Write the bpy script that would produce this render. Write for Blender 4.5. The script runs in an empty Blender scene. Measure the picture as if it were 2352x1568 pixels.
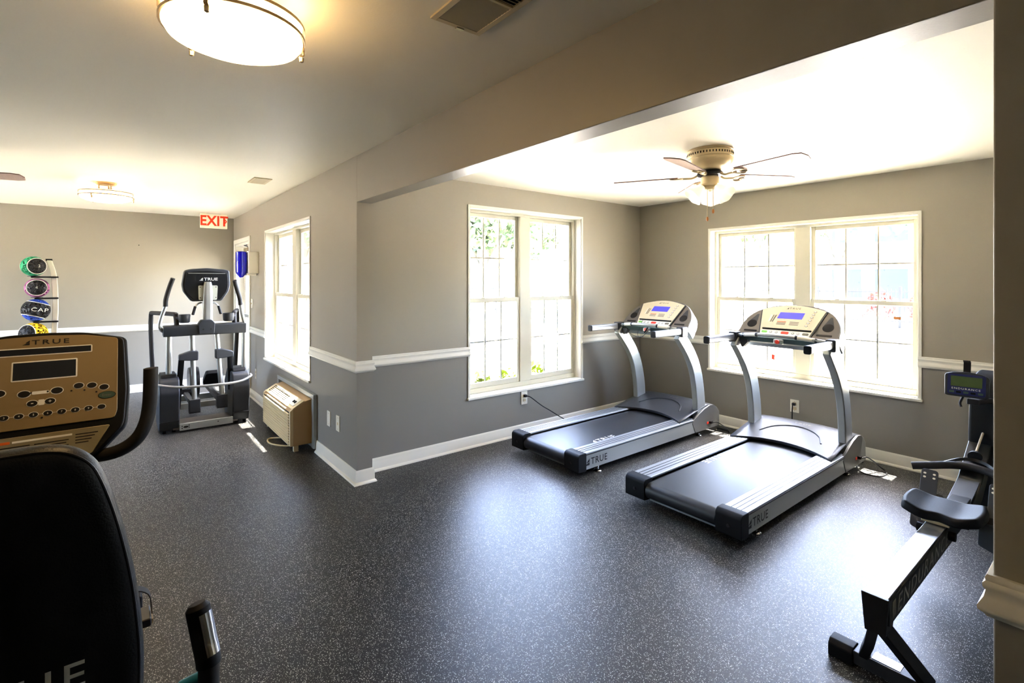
import bpy, bmesh, math, random
from mathutils import Vector, Matrix, noise
random.seed(7)
R = math.radians
PI = math.pi
scene = bpy.context.scene
COL = scene.collection

# ------------------------------------------------------------------ camera
F_PX, HOR, YAW, CAMZ = 1152.77, 643.59, 141.563, 1.5157
cam_d = bpy.data.cameras.new('camera')
cam = bpy.data.objects.new('camera', cam_d)
COL.objects.link(cam)
cam.location = (0, 0, CAMZ)
cam.rotation_euler = (R(90), 0, R(YAW - 90))
cam_d.sensor_width = 36.0
cam_d.lens = F_PX / 2352 * 36.0
cam_d.shift_y = -(784 - HOR) / 2352
cam_d.clip_start = 0.05
cam_d.clip_end = 300
scene.camera = cam

# ------------------------------------------------------------------ sky, sun, exposure
world = bpy.data.worlds.new('sky')
scene.world = world
world.use_nodes = True
wn = world.node_tree
wn.nodes.clear()
sky = wn.nodes.new('ShaderNodeTexSky')
sky.sky_type = 'NISHITA'
sky.sun_disc = False
sky.sun_elevation = R(68)
sky.sun_rotation = 0
sky.air_density = 0.75
sky.dust_density = 2.5
bg = wn.nodes.new('ShaderNodeBackground')
bg.inputs['Strength'].default_value = 1.75
wo = wn.nodes.new('ShaderNodeOutputWorld')
wn.links.new(sky.outputs[0], bg.inputs[0])
wn.links.new(bg.outputs[0], wo.inputs[0])

sun_d = bpy.data.lights.new('sun', 'SUN')
sun_d.energy = 33.0
sun_d.angle = R(0.53)
sun_d.color = (1.0, 0.955, 0.88)
sun = bpy.data.objects.new('sun', sun_d)
COL.objects.link(sun)
sdir = Vector((-0.04, -1.0, -2.475)).normalized()
sun.rotation_euler = sdir.to_track_quat('-Z', 'Y').to_euler()
sun.location = (0, 12, 20)

scene.view_settings.view_transform = 'Standard'
scene.view_settings.look = 'None'
scene.view_settings.gamma = 1.0
scene.view_settings.use_curve_mapping = False
scene.view_settings.exposure = 2.9
scene.cycles.max_bounces = 10
scene.cycles.diffuse_bounces = 6
scene.cycles.glossy_bounces = 4
scene.cycles.transparent_max_bounces = 12
scene.cycles.caustics_reflective = False
scene.cycles.caustics_refractive = False
scene.cycles.sample_clamp_indirect = 12.0


def portal(loc, rot, sx, sy):
    d = bpy.data.lights.new('window_portal', 'AREA')
    d.shape = 'RECTANGLE'
    d.size, d.size_y = sx, sy
    d.cycles.is_portal = True
    o = bpy.data.objects.new('window_portal', d)
    COL.objects.link(o)
    o.location = loc
    o.rotation_euler = rot


portal((-5.61, 1.60, 1.34), (R(-90), 0, 0), 1.7, 1.5)
portal((-3.99, 3.25, 1.32), (R(-90), 0, R(90)), 1.45, 1.75)
portal((-2.0, 5.18, 1.31), (R(-90), 0, 0), 1.77, 1.5)
portal((-7.5, -3.69, 1.28), (R(90), 0, 0), 1.6, 1.85)
portal((-7.85, 1.62, 1.03), (R(-90), 0, 0), 1.0, 2.0)


# ------------------------------------------------------------------ materials
def lin(r, g, b):
    def f(c):
        c /= 255.0
        return c / 12.92 if c <= 0.04045 else ((c + 0.055) / 1.055) ** 2.4
    return (f(r), f(g), f(b), 1)


def newmat(name):
    m = bpy.data.materials.new(name)
    m.use_nodes = True
    nt = m.node_tree
    p = nt.nodes['Principled BSDF']
    return m, nt, p


def pm(name, rgb, rough=0.5, metal=0.0, nscale=60, bump=0.02, var=0.05, spec=0.33, coat=0.0, emit=None, es=0.0, stretch=None, rvar=0.06):
    m, nt, p = newmat(name)
    N, L = nt.nodes, nt.links
    c = lin(*rgb)
    tc = N.new('ShaderNodeTexCoord')
    mp = N.new('ShaderNodeMapping')
    if stretch:
        mp.inputs['Scale'].default_value = stretch
    L.new(tc.outputs['Object'], mp.inputs[0])
    nz = N.new('ShaderNodeTexNoise')
    nz.inputs['Scale'].default_value = nscale
    nz.inputs['Detail'].default_value = 3
    L.new(mp.outputs[0], nz.inputs['Vector'])
    mx = N.new('ShaderNodeMix')
    mx.data_type = 'RGBA'
    mx.inputs[6].default_value = tuple(max(0, x * (1 - var)) for x in c[:3]) + (1,)
    mx.inputs[7].default_value = tuple(min(1, x * (1 + var)) for x in c[:3]) + (1,)
    L.new(nz.outputs[0], mx.inputs[0])
    L.new(mx.outputs[2], p.inputs['Base Color'])
    mr = N.new('ShaderNodeMapRange')
    mr.inputs[3].default_value = max(0.02, rough - rvar)
    mr.inputs[4].default_value = min(1, rough + rvar)
    L.new(nz.outputs[0], mr.inputs[0])
    L.new(mr.outputs[0], p.inputs['Roughness'])
    p.inputs['Metallic'].default_value = metal
    p.inputs['Specular IOR Level'].default_value = spec
    p.inputs['Coat Weight'].default_value = coat
    if bump:
        b = N.new('ShaderNodeBump')
        b.inputs['Strength'].default_value = bump
        b.inputs['Distance'].default_value = 0.01
        L.new(nz.outputs[0], b.inputs['Height'])
        L.new(b.outputs[0], p.inputs['Normal'])
    if emit:
        p.inputs['Emission Color'].default_value = lin(*emit)
        p.inputs['Emission Strength'].default_value = es
    return m


def wall_paint():
    m, nt, p = newmat('two_tone_wall_paint')
    N, L = nt.nodes, nt.links
    g = N.new('ShaderNodeNewGeometry')
    sx = N.new('ShaderNodeSeparateXYZ')
    L.new(g.outputs['Position'], sx.inputs[0])
    gt = N.new('ShaderNodeMath')
    gt.operation = 'GREATER_THAN'
    gt.inputs[1].default_value = 0.87
    L.new(sx.outputs[2], gt.inputs[0])
    nz = N.new('ShaderNodeTexNoise')
    nz.inputs['Scale'].default_value = 1.3
    nz.inputs['Detail'].default_value = 4
    L.new(g.outputs['Position'], nz.inputs['Vector'])
    mx = N.new('ShaderNodeMix')
    mx.data_type = 'RGBA'
    mx.inputs[6].default_value = lin(131, 127, 119)
    mx.inputs[7].default_value = lin(153, 146, 131)
    L.new(gt.outputs[0], mx.inputs[0])
    hv = N.new('ShaderNodeHueSaturation')
    mr = N.new('ShaderNodeMapRange')
    mr.inputs[3].default_value = 0.96
    mr.inputs[4].default_value = 1.04
    L.new(nz.outputs[0], mr.inputs[0])
    L.new(mr.outputs[0], hv.inputs['Value'])
    L.new(mx.outputs[2], hv.inputs['Color'])
    L.new(hv.outputs[0], p.inputs['Base Color'])
    p.inputs['Roughness'].default_value = 0.42
    p.inputs['Specular IOR Level'].default_value = 0.4
    n2 = N.new('ShaderNodeTexNoise')
    n2.inputs['Scale'].default_value = 150
    n2.inputs['Detail'].default_value = 2
    L.new(g.outputs['Position'], n2.inputs['Vector'])
    b = N.new('ShaderNodeBump')
    b.inputs['Strength'].default_value = 0.08
    b.inputs['Distance'].default_value = 0.004
    L.new(n2.outputs[0], b.inputs['Height'])
    L.new(b.outputs[0], p.inputs['Normal'])
    return m


def rubber_floor():
    m, nt, p = newmat('speckled_rubber_floor')
    N, L = nt.nodes, nt.links
    g = N.new('ShaderNodeNewGeometry')
    cols = []
    for sc, th, seed in ((170, 0.30, 0.0), (270, 0.26, 4.7)):
        mp = N.new('ShaderNodeMapping')
        mp.inputs['Location'].default_value = (seed, seed * 2, 0)
        L.new(g.outputs['Position'], mp.inputs[0])
        wz = N.new('ShaderNodeTexNoise')
        wz.inputs['Scale'].default_value = sc * 0.9
        L.new(mp.outputs[0], wz.inputs['Vector'])
        ad = N.new('ShaderNodeVectorMath')
        ad.operation = 'MULTIPLY_ADD'
        ad.inputs[1].default_value = (0.006, 0.006, 0.0)
        L.new(wz.outputs['Color'], ad.inputs[0])
        L.new(mp.outputs[0], ad.inputs[2])
        v = N.new('ShaderNodeTexVoronoi')
        v.inputs['Scale'].default_value = sc
        L.new(ad.outputs[0], v.inputs['Vector'])
        lt = N.new('ShaderNodeMath')
        lt.operation = 'LESS_THAN'
        lt.inputs[1].default_value = th
        L.new(v.outputs['Distance'], lt.inputs[0])
        sep = N.new('ShaderNodeSeparateColor')
        L.new(v.outputs['Color'], sep.inputs[0])
        l2 = N.new('ShaderNodeMath')
        l2.operation = 'GREATER_THAN'
        l2.inputs[1].default_value = 0.58
        L.new(sep.outputs[0], l2.inputs[0])
        ml = N.new('ShaderNodeMath')
        ml.operation = 'MULTIPLY'
        L.new(lt.outputs[0], ml.inputs[0])
        L.new(l2.outputs[0], ml.inputs[1])
        cols.append(ml)
    mxm = N.new('ShaderNodeMath')
    mxm.operation = 'MAXIMUM'
    L.new(cols[0].outputs[0], mxm.inputs[0])
    L.new(cols[1].outputs[0], mxm.inputs[1])
    nz = N.new('ShaderNodeTexNoise')
    nz.inputs['Scale'].default_value = 2.0
    nz.inputs['Detail'].default_value = 6
    L.new(g.outputs['Position'], nz.inputs['Vector'])
    base = N.new('ShaderNodeMix')
    base.data_type = 'RGBA'
    base.inputs[6].default_value = lin(14, 14, 14)
    base.inputs[7].default_value = lin(22, 22, 21)
    L.new(nz.outputs[0], base.inputs[0])
    mx = N.new('ShaderNodeMix')
    mx.data_type = 'RGBA'
    mx.inputs[7].default_value = lin(176, 174, 168)
    L.new(mxm.outputs[0], mx.inputs[0])
    L.new(base.outputs[2], mx.inputs[6])
    L.new(mx.outputs[2], p.inputs['Base Color'])
    p.inputs['Roughness'].default_value = 0.38
    p.inputs['Specular IOR Level'].default_value = 0.29
    n2 = N.new('ShaderNodeTexNoise')
    n2.inputs['Scale'].default_value = 260
    n2.inputs['Detail'].default_value = 2
    L.new(g.outputs['Position'], n2.inputs['Vector'])
    b = N.new('ShaderNodeBump')
    b.inputs['Strength'].default_value = 0.25
    b.inputs['Distance'].default_value = 0.003
    L.new(n2.outputs[0], b.inputs['Height'])
    L.new(b.outputs[0], p.inputs['Normal'])
    return m


def glass_mat(name, tint=(1, 1, 1), refl=0.08):
    m, nt, p = newmat(name)
    N, L = nt.nodes, nt.links
    N.remove(p)
    out = [n for n in N if n.type == 'OUTPUT_MATERIAL'][0]
    t = N.new('ShaderNodeBsdfTransparent')
    t.inputs[0].default_value = tint + (1,)
    g = N.new('ShaderNodeBsdfGlossy')
    g.inputs['Roughness'].default_value = 0.02
    lw = N.new('ShaderNodeLayerWeight')
    lw.inputs[0].default_value = 0.25
    ml = N.new('ShaderNodeMath')
    ml.operation = 'MULTIPLY_ADD'
    ml.inputs[1].default_value = 0.5
    ml.inputs[2].default_value = refl * 0.4
    L.new(lw.outputs['Fresnel'], ml.inputs[0])
    mx = N.new('ShaderNodeMixShader')
    L.new(ml.outputs[0], mx.inputs[0])
    L.new(t.outputs[0], mx.inputs[1])
    L.new(g.outputs[0], mx.inputs[2])
    L.new(mx.outputs[0], out.inputs[0])
    return m


M = {}
M['wall'] = wall_paint()
M['floor'] = rubber_floor()
M['ceil'] = pm('ceiling_paint', (242, 237, 220), 0.6, nscale=120, bump=0.05, var=0.01)
M['trim'] = pm('white_trim_paint', (222, 219, 208), 0.35, nscale=30, bump=0.01, var=0.01)
M['vinyl'] = pm('window_vinyl', (200, 196, 178), 0.4, nscale=20, bump=0.0, var=0.015)
M['glass'] = glass_mat('window_glass')
M['black'] = pm('black_plastic', (17, 18, 20), 0.55, nscale=300, bump=0.05, var=0.1, spec=0.15)
M['blackm'] = pm('black_powdercoat', (20, 20, 22), 0.35, nscale=400, bump=0.06, var=0.1)
M['foam'] = pm('black_foam', (30, 28, 27), 0.7, nscale=500, bump=0.1, var=0.12)
M['vinylblk'] = pm('black_vinyl_leather', (9, 9, 9), 0.42, nscale=220, bump=0.12, var=0.1)
M['dgrey'] = pm('charcoal_plastic', (42, 45, 50), 0.42, nscale=300, bump=0.05, var=0.05)
M['hood'] = pm('grey_hood_plastic', (54, 57, 62), 0.42, nscale=300, bump=0.04, var=0.05, spec=0.28)
M['silver'] = pm('silver_paint', (164, 168, 166), 0.34, 0.55, nscale=400, bump=0.01, var=0.03)
M['alu'] = pm('brushed_aluminium', (160, 164, 168), 0.38, 0.6, nscale=60, bump=0.03, var=0.05, stretch=(1, 0.05, 1))
M['chrome'] = pm('chrome', (215, 215, 215), 0.12, 1.0, nscale=20, bump=0, var=0.02, rvar=0.03)
M['nickel'] = pm('brushed_nickel', (176, 160, 132), 0.3, 0.9, nscale=80, bump=0.01, var=0.04)
M['belt'] = pm('treadmill_belt', (36, 38, 41), 0.4, nscale=500, bump=0.1, var=0.15)
M['shell'] = pm('console_taupe', (104, 98, 92), 0.4, nscale=300, bump=0.03, var=0.03)
M['panel'] = pm('console_panel_cream', (208, 198, 174), 0.35, nscale=60, bump=0, var=0.02)
M['gold'] = pm('console_panel_gold', (138, 119, 84), 0.38, 0.1, nscale=60, bump=0, var=0.03)
M['goldlow'] = pm('console_tray_silver', (150, 140, 112), 0.35, 0.4, nscale=60, bump=0, var=0.03)
M['whiteprint'] = pm('white_print', (225, 225, 220), 0.5, nscale=60, bump=0, var=0.02)
M['blackprint'] = pm('black_print', (18, 17, 17), 0.45, nscale=60, bump=0, var=0.02)
M['greyprint'] = pm('grey_print', (110, 105, 95), 0.5, nscale=60, bump=0, var=0.02)
M['paleprint'] = pm('pale_grey_print', (150, 147, 142), 0.5, nscale=60, bump=0, var=0.02)
M['orangeprint'] = pm('orange_print', (205, 92, 30), 0.5, nscale=60, bump=0, var=0.02)
M['lcdoff'] = pm('lcd_off', (34, 37, 43), 0.15, nscale=60, bump=0, var=0.03)
M['lcdblue'] = pm('lcd_blue_backlit', (70, 70, 200), 0.2, nscale=60, bump=0, var=0.03, emit=(84, 78, 225), es=0.07)
M['lcdgreen'] = pm('lcd_green', (70, 86, 52), 0.2, nscale=40, bump=0, var=0.1)
M['navy'] = pm('navy_face', (26, 34, 84), 0.35, nscale=60, bump=0, var=0.04)
M['greenbtn'] = pm('green_button', (120, 190, 90), 0.4, nscale=60, bump=0, var=0.03)
M['redbtn'] = pm('red_button', (225, 60, 42), 0.4, nscale=60, bump=0, var=0.03)
M['tealbtn'] = pm('dark_teal_button', (62, 84, 74), 0.35, nscale=60, bump=0, var=0.03)
M['tray'] = pm('teal_grey_plastic', (72, 92, 92), 0.5, nscale=200, bump=0.02, var=0.04)
M['teal'] = pm('teal_lever', (20, 120, 150), 0.4, nscale=60, bump=0, var=0.05)
M['ivory'] = pm('ivory_plastic', (205, 188, 150), 0.45, nscale=90, bump=0.02, var=0.03)
M['ivoryd'] = pm('air_conditioner_case', (178, 150, 112), 0.5, nscale=90, bump=0.02, var=0.03)
M['dark'] = pm('dark_cavity', (26, 22, 18), 0.8, nscale=60, bump=0, var=0.1)
M['fanbody'] = pm('fan_antique_cream', (205, 186, 146), 0.35, 0.2, nscale=80, bump=0.01, var=0.04)
M['fanblade'] = pm('fan_blade_whitewash', (205, 178, 162), 0.45, nscale=18, bump=0.02, var=0.12, stretch=(1, 6, 1))
M['bladeedge'] = pm('fan_blade_edge', (96, 62, 48), 0.5, nscale=60, bump=0, var=0.1)
M['shade'] = pm('frosted_glass_lit', (250, 246, 236), 0.4, nscale=20, bump=0, var=0.01, emit=(255, 236, 200), es=0.10)
M['lampglass'] = pm('lamp_glass_lit', (250, 246, 236), 0.4, nscale=20, bump=0, var=0.01, emit=(255, 208, 140), es=3.6)
M['amber'] = pm('amber_wood', (170, 104, 40), 0.4, nscale=60, bump=0, var=0.1)
M['signface'] = pm('exit_sign_face', (238, 226, 196), 0.5, nscale=40, bump=0, var=0.02, emit=(255, 240, 205), es=0.05)
M['signred'] = pm('exit_sign_red', (224, 62, 26), 0.5, nscale=40, bump=0, var=0.02, emit=(235, 60, 20), es=0.05)
M['bluegel'] = pm('blue_soap', (22, 18, 190), 0.12, nscale=25, bump=0, var=0.25, coat=0.8)
M['whitepl'] = pm('white_plastic', (226, 222, 208), 0.4, nscale=40, bump=0, var=0.02)
M['lightgrey'] = pm('light_grey_metal', (196, 200, 190), 0.4, 0.2, nscale=60, bump=0, var=0.02)
M['fin'] = pm('fin_grey_metal', (112, 112, 110), 0.38, 0.4, nscale=200, bump=0, var=0.03)
M['cordw'] = pm('beige_cord', (206, 188, 142), 0.5, nscale=60, bump=0, var=0.02)
M['bgreen'] = pm('green_rubber', (34, 150, 98), 0.6, nscale=200, bump=0.02, var=0.04)
M['bpurple'] = pm('mauve_rubber', (158, 88, 130), 0.6, nscale=200, bump=0.02, var=0.04)
M['bblue'] = pm('blue_rubber', (38, 72, 172), 0.6, nscale=200, bump=0.02, var=0.04)
M['byellow'] = pm('yellow_rubber', (246, 196, 24), 0.6, nscale=200, bump=0.02, var=0.04)
M['bblack'] = pm('black_rubber', (42, 38, 36), 0.6, nscale=200, bump=0.02, var=0.05)
M['rope'] = pm('rower_cord', (176, 166, 150), 0.7, nscale=400, bump=0.2, var=0.1)
M['rowalu'] = pm('rower_rail_aluminium', (200, 203, 208), 0.24, 0.9, nscale=30, bump=0.03, var=0.06, stretch=(1, 0.04, 1))
M['concrete'] = pm('sunlit_concrete', (178, 172, 160), 0.85, nscale=3, bump=0.1, var=0.06)
M['bounce_pale'] = pm('bounce_slab_pale', (232, 227, 214), 0.85, nscale=3, bump=0.1, var=0.03)  # extra pale so the added slab reflects more sun
M['leaf'] = pm('leaf_green', (84, 100, 66), 0.6, nscale=9, bump=0, var=0.35)
M['leafy'] = pm('leaf_yellow_green', (104, 116, 30), 0.6, nscale=25, bump=0, var=0.3)
M['leafred'] = pm('flower_red', (112, 48, 40), 0.6, nscale=25, bump=0, var=0.3)
M['bark'] = pm('tree_bark', (86, 82, 70), 0.8, nscale=20, bump=0.4, var=0.25)
M['bldg'] = pm('far_building_siding', (104, 104, 102), 0.8, nscale=6, bump=0.05, var=0.05)
M['bldgwin'] = pm('far_building_glass', (24, 34, 44), 0.3, nscale=4, bump=0, var=0.1)
M['fence'] = pm('dark_iron_fence', (24, 26, 28), 0.5, nscale=40, bump=0, var=0.1)
M['roof'] = pm('roof_shingle', (96, 90, 84), 0.8, nscale=30, bump=0.3, var=0.2)
M['soffit'] = pm('white_soffit', (220, 218, 210), 0.6, nscale=30, bump=0, var=0.02)
M['doorlite'] = M['glass']


# ------------------------------------------------------------------ mesh builder
def catmull(pts, n=6):
    P = [Vector(p) for p in pts]
    P = [P[0] * 2 - P[1]] + P + [P[-1] * 2 - P[-2]]
    out = []
    for i in range(1, len(P) - 2):
        for k in range(n):
            t = k / n
            a, b, c, d = P[i - 1], P[i], P[i + 1], P[i + 2]
            out.append(0.5 * ((2 * b) + (c - a) * t + (2 * a - 5 * b + 4 * c - d) * t * t + (3 * b - a - 3 * c + d) * t ** 3))
    out.append(P[-2])
    return out


def rounded(poly, r, n=4):
    """round the corners of a 2D polygon"""
    out = []
    N = len(poly)
    for i in range(N):
        p0, p1, p2 = Vector(poly[i - 1]), Vector(poly[i]), Vector(poly[(i + 1) % N])
        a, b = (p0 - p1), (p2 - p1)
        ra = min(r, a.length * 0.45, b.length * 0.45)
        s, e = p1 + a.normalized() * ra, p1 + b.normalized() * ra
        for k in range(n + 1):
            t = k / n
            out.append(tuple((1 - t) ** 2 * s + 2 * t * (1 - t) * p1 + t * t * e))
    return out


def ell(cx, cy, rx, ry, n=20, a0=0):
    return [(cx + rx * math.cos(a0 + 2 * PI * i / n), cy + ry * math.sin(a0 + 2 * PI * i / n)) for i in range(n)]


class MB:
    def __init__(s, xf=None):
        s.v, s.f, s.xf, s.mi, s.cur = [], [], xf, [], 0

    def add(s, vs, fs):
        o = len(s.v)
        s.v += [Vector(v) for v in vs]
        s.f += [[i + o for i in f] for f in fs]
        s.mi += [s.cur] * len(fs)
        return s

    def box(s, x0, x1, y0, y1, z0, z1):
        return s.add([(x, y, z) for z in (z0, z1) for y in (y0, y1) for x in (x0, x1)],
                     [(0, 2, 3, 1), (4, 5, 7, 6), (0, 1, 5, 4), (2, 6, 7, 3), (0, 4, 6, 2), (1, 3, 7, 5)])

    def obox(s, c, size, rot):
        h = Vector(size) / 2
        vs = [Vector(c) + rot @ Vector((x * h.x, y * h.y, z * h.z)) for z in (-1, 1) for y in (-1, 1) for x in (-1, 1)]
        return s.add(vs, [(0, 2, 3, 1), (4, 5, 7, 6), (0, 1, 5, 4), (2, 6, 7, 3), (0, 4, 6, 2), (1, 3, 7, 5)])

    def prism(s, poly, axis, a, b, scale=None):
        n = len(poly)
        if scale:
            cx = sum(p[0] for p in poly) / n
            cy = sum(p[1] for p in poly) / n
            poly2 = [(cx + (p[0] - cx) * scale, cy + (p[1] - cy) * scale) for p in poly]
        else:
            poly2 = poly

        def m(p, t):
            return {'x': (t, p[0], p[1]), 'y': (p[0], t, p[1]), 'z': (p[0], p[1], t)}[axis]
        vs = [m(p, a) for p in poly] + [m(p, b) for p in poly2]
        return s.add(vs, [list(range(n))[::-1], list(range(n, 2 * n))] + [(i, (i + 1) % n, n + (i + 1) % n, n + i) for i in range(n)])

    def plate(s, poly, o, u, v, t0, t1):
        """2D polygon on a tilted plane: o origin, u and v plane axes, extruded along the normal from t0 to t1"""
        o, u, v = Vector(o), Vector(u).normalized(), Vector(v).normalized()
        w = u.cross(v)
        n = len(poly)
        vs = [o + u * p[0] + v * p[1] + w * t for t in (t0, t1) for p in poly]
        return s.add(vs, [list(range(n))[::-1], list(range(n, 2 * n))] + [(i, (i + 1) % n, n + (i + 1) % n, n + i) for i in range(n)])

    def tube(s, pts, r, n=12, cap=True, rs=None, sq=None):
        P = [Vector(p) for p in pts]
        T = []
        for i in range(len(P)):
            a = P[max(i - 1, 0)]
            b = P[min(i + 1, len(P) - 1)]
            T.append((b - a).normalized())
        ref = Vector((0, 0, 1)) if abs(T[0].z) < 0.9 else Vector((1, 0, 0))
        x = T[0].cross(ref).normalized()
        vs = []
        for i, p in enumerate(P):
            x = (x - T[i] * x.dot(T[i])).normalized()
            y = T[i].cross(x)
            rr = rs[i] if rs else r
            for k in range(n):
                a = 2 * PI * k / n
                ca, sa = math.cos(a), math.sin(a)
                if sq:
                    e = 2 / sq[2]
                    ca = math.copysign(abs(ca) ** e, ca) * sq[0] / rr
                    sa = math.copysign(abs(sa) ** e, sa) * sq[1] / rr
                vs.append(p + (x * ca + y * sa) * rr)
        fs = []
        for i in range(len(P) - 1):
            for k in range(n):
                a, b = i * n + k, i * n + (k + 1) % n
                fs.append((a, b, b + n, a + n))
        if cap:
            fs += [list(range(n))[::-1], list(range((len(P) - 1) * n, len(P) * n))]
        return s.add(vs, fs)

    def strip(s, pts, side, w, h):
        """rectangular bar along pts; side = sideways unit vector (width w); thickness h across"""
        P = [Vector(p) for p in pts]
        side = Vector(side).normalized()
        vs = []
        for i, p in enumerate(P):
            t = (P[min(i + 1, len(P) - 1)] - P[max(i - 1, 0)]).normalized()
            up = t.cross(side).normalized()
            hh = h[i] if isinstance(h, (list, tuple)) else h
            ww = w[i] if isinstance(w, (list, tuple)) else w
            for a, b in ((-1, -1), (1, -1), (1, 1), (-1, 1)):
                vs.append(p + side * a * ww / 2 + up * b * hh / 2)
        fs = [(0, 1, 2, 3), tuple(range(len(vs) - 4, len(vs)))]
        for i in range(len(P) - 1):
            for k in range(4):
                a, b = i * 4 + k, i * 4 + (k + 1) % 4
                fs.append((a, b, b + 4, a + 4))
        return s.add(vs, fs)

    def lathe(s, prof, c=(0, 0, 0), n=28, axis='z', close=False):
        vs = []
        for r, z in prof:
            for k in range(n):
                a = 2 * PI * k / n
                q = (r * math.cos(a), r * math.sin(a), z)
                if axis == 'x':
                    q = (q[2], q[0], q[1])
                if axis == 'y':
                    q = (q[0], q[2], q[1])
                vs.append(Vector(c) + Vector(q))
        fs = []
        for i in range(len(prof) - 1):
            for k in range(n):
                a, b = i * n + k, i * n + (k + 1) % n
                fs.append((a, b, b + n, a + n))
        if prof[0][0] > 1e-5:
            fs.append(list(range(n))[::-1])
        if prof[-1][0] > 1e-5:
            fs.append(list(range((len(prof) - 1) * n, len(prof) * n)))
        return s.add(vs, fs)

    def molding(s, path, prof):
        """sweep a (distance from wall, z) profile along a plan path, offset to the right of travel, mitred"""
        P = [Vector((p[0], p[1])) for p in path]
        rows = []
        for i, p in enumerate(P):
            ns = []
            if i > 0:
                d = (P[i] - P[i - 1]).normalized()
                ns.append(Vector((d.y, -d.x)))
            if i < len(P) - 1:
                d = (P[i + 1] - P[i]).normalized()
                ns.append(Vector((d.y, -d.x)))
            nn = sum(ns, Vector((0, 0)))
            if len(ns) == 2:
                nn = nn / (1 + ns[0].dot(ns[1]))
            rows.append([(p.x + nn.x * d, p.y + nn.y * d, z) for d, z in prof])
        n = len(prof)
        vs = [q for r in rows for q in r]
        fs = [list(range(n)), list(range(len(vs) - n, len(vs)))[::-1]]
        for i in range(len(rows) - 1):
            for k in range(n):
                a, b = i * n + k, i * n + (k + 1) % n
                fs.append((a, b, b + n, a + n))
        return s.add(vs, fs)

    def build(s, name, mat, parent=None, bevel=0.0, smooth=35, local=False, seg=2, sub=0):
        me = bpy.data.meshes.new(name)
        vs = s.v if s.xf is None else [Vector(s.xf(v)) for v in s.v]
        if parent is not None and not local:
            inv = parent.get('_loc')
            rz = parent.get('_rz', 0.0)
            if inv is not None:
                m = Matrix.Rotation(-rz, 3, 'Z')
                vs = [m @ (Vector(v) - Vector(inv)) for v in vs]
        me.from_pydata([tuple(v) for v in vs], [], s.f)
        if s.xf is not None or True:
            bm = bmesh.new()
            bm.from_mesh(me)
            bmesh.ops.recalc_face_normals(bm, faces=bm.faces)
            bm.to_mesh(me)
            bm.free()
        mats = mat if isinstance(mat, (list, tuple)) else [mat]
        for mm in mats:
            me.materials.append(mm)
        if len(mats) > 1:
            for p, i in zip(me.polygons, s.mi):
                p.material_index = i
        if smooth:
            for p in me.polygons:
                p.use_smooth = True
            me.set_sharp_from_angle(angle=R(smooth))
        o = bpy.data.objects.new(name, me)
        COL.objects.link(o)
        if parent is not None:
            o.parent = parent
            if '_origin' in parent and parent.type == 'MESH':
                pass
            o['_loc'] = parent.get('_loc', [0.0, 0.0, 0.0])
            o['_rz'] = parent.get('_rz', 0.0)
            if local:
                o['_loc'] = [0.0, 0.0, 0.0]
        if bevel:
            b = o.modifiers.new('bevel', 'BEVEL')
            b.width = bevel
            b.segments = seg
            b.limit_method = 'ANGLE'
            b.angle_limit = R(40)
            b.harden_normals = True
        if sub:
            q = o.modifiers.new('subdivision', 'SUBSURF')
            q.levels = q.render_levels = sub
        return o


def thing(name, label, cat, loc=(0, 0, 0), rz=0.0, group=None, kind=None, local=False):
    o = bpy.data.objects.new(name, None)
    COL.objects.link(o)
    o.empty_display_size = 0.1
    o.location = loc
    o.rotation_euler = (0, 0, rz)
    if not local:
        o['_loc'] = list(loc)
        o['_rz'] = rz
    if label:
        o['label'] = label
    if cat:
        o['category'] = cat
    if group:
        o['group'] = group
    if kind:
        o['kind'] = kind
    return o


def tag(o, label, cat, group=None):
    o['label'] = label
    o['category'] = cat
    if group:
        o['group'] = group
    return o


def struct(o):
    o['kind'] = 'structure'
    return o


def copy_tree(o, parent=None):
    c = o.copy()
    COL.objects.link(c)
    if parent is not None:
        c.parent = parent
    for ch in [x for x in o.children]:
        copy_tree(ch, c)
    return c


_text_cache = {}


def text(name, s, size, mat, parent, o, u, v, depth=0.001, sx=1.0, bold=0.0, space=1.0, center=True, logo=False, local=False, shear=0.0):
    """flat lettering: o = world centre (or left base), u = reading direction, v = up"""
    cu = bpy.data.curves.new(name, 'FONT')
    cu.body = s
    cu.size = 1.0
    cu.extrude = 0
    cu.offset = bold
    cu.space_character = space
    cu.shear = shear
    cu.resolution_u = 3
    ob = bpy.data.objects.new(name, cu)
    me = bpy.data.meshes.new_from_object(ob)
    bpy.data.objects.remove(ob)
    u, v = Vector(u).normalized(), Vector(v).normalized()
    w = u.cross(v)
    co = [p.co.copy() for p in me.vertices]
    x0, x1 = min(c.x for c in co), max(c.x for c in co)
    y0, y1 = min(c.y for c in co), max(c.y for c in co)
    k = size / (y1 - y0)
    fs = [list(p.vertices) for p in me.polygons]
    bpy.data.meshes.remove(me)
    mb = MB()
    wid = (x1 - x0) * k * sx
    lo = 0.0
    if logo:
        lo = size * 1.45
    tot = wid + lo
    sh = -tot / 2 if center else 0
    shy = -size / 2 if center else 0
    q = []
    for c in co:
        q.append(Vector(o) + u * (sh + lo + (c.x - x0) * k * sx) + v * (shy + (c.y - y0) * k) + w * depth)
    mb.add(q, fs)
    if logo:
        g = size * 1.15
        for poly in ([(0, 0), (g, 0), (g, size * 0.42), (g * 0.55, size * 0.30)],
                     [(g * 0.42, size * 0.42), (g, size * 1.0), (g, size * 0.50), (g * 0.6, size * 0.40)]):
            mb.add([Vector(o) + u * (sh + a) + v * (shy + b) + w * depth for a, b in poly], [list(range(4))])
    ob = mb.build(name, mat, parent, smooth=0, local=local)
    return ob


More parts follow.
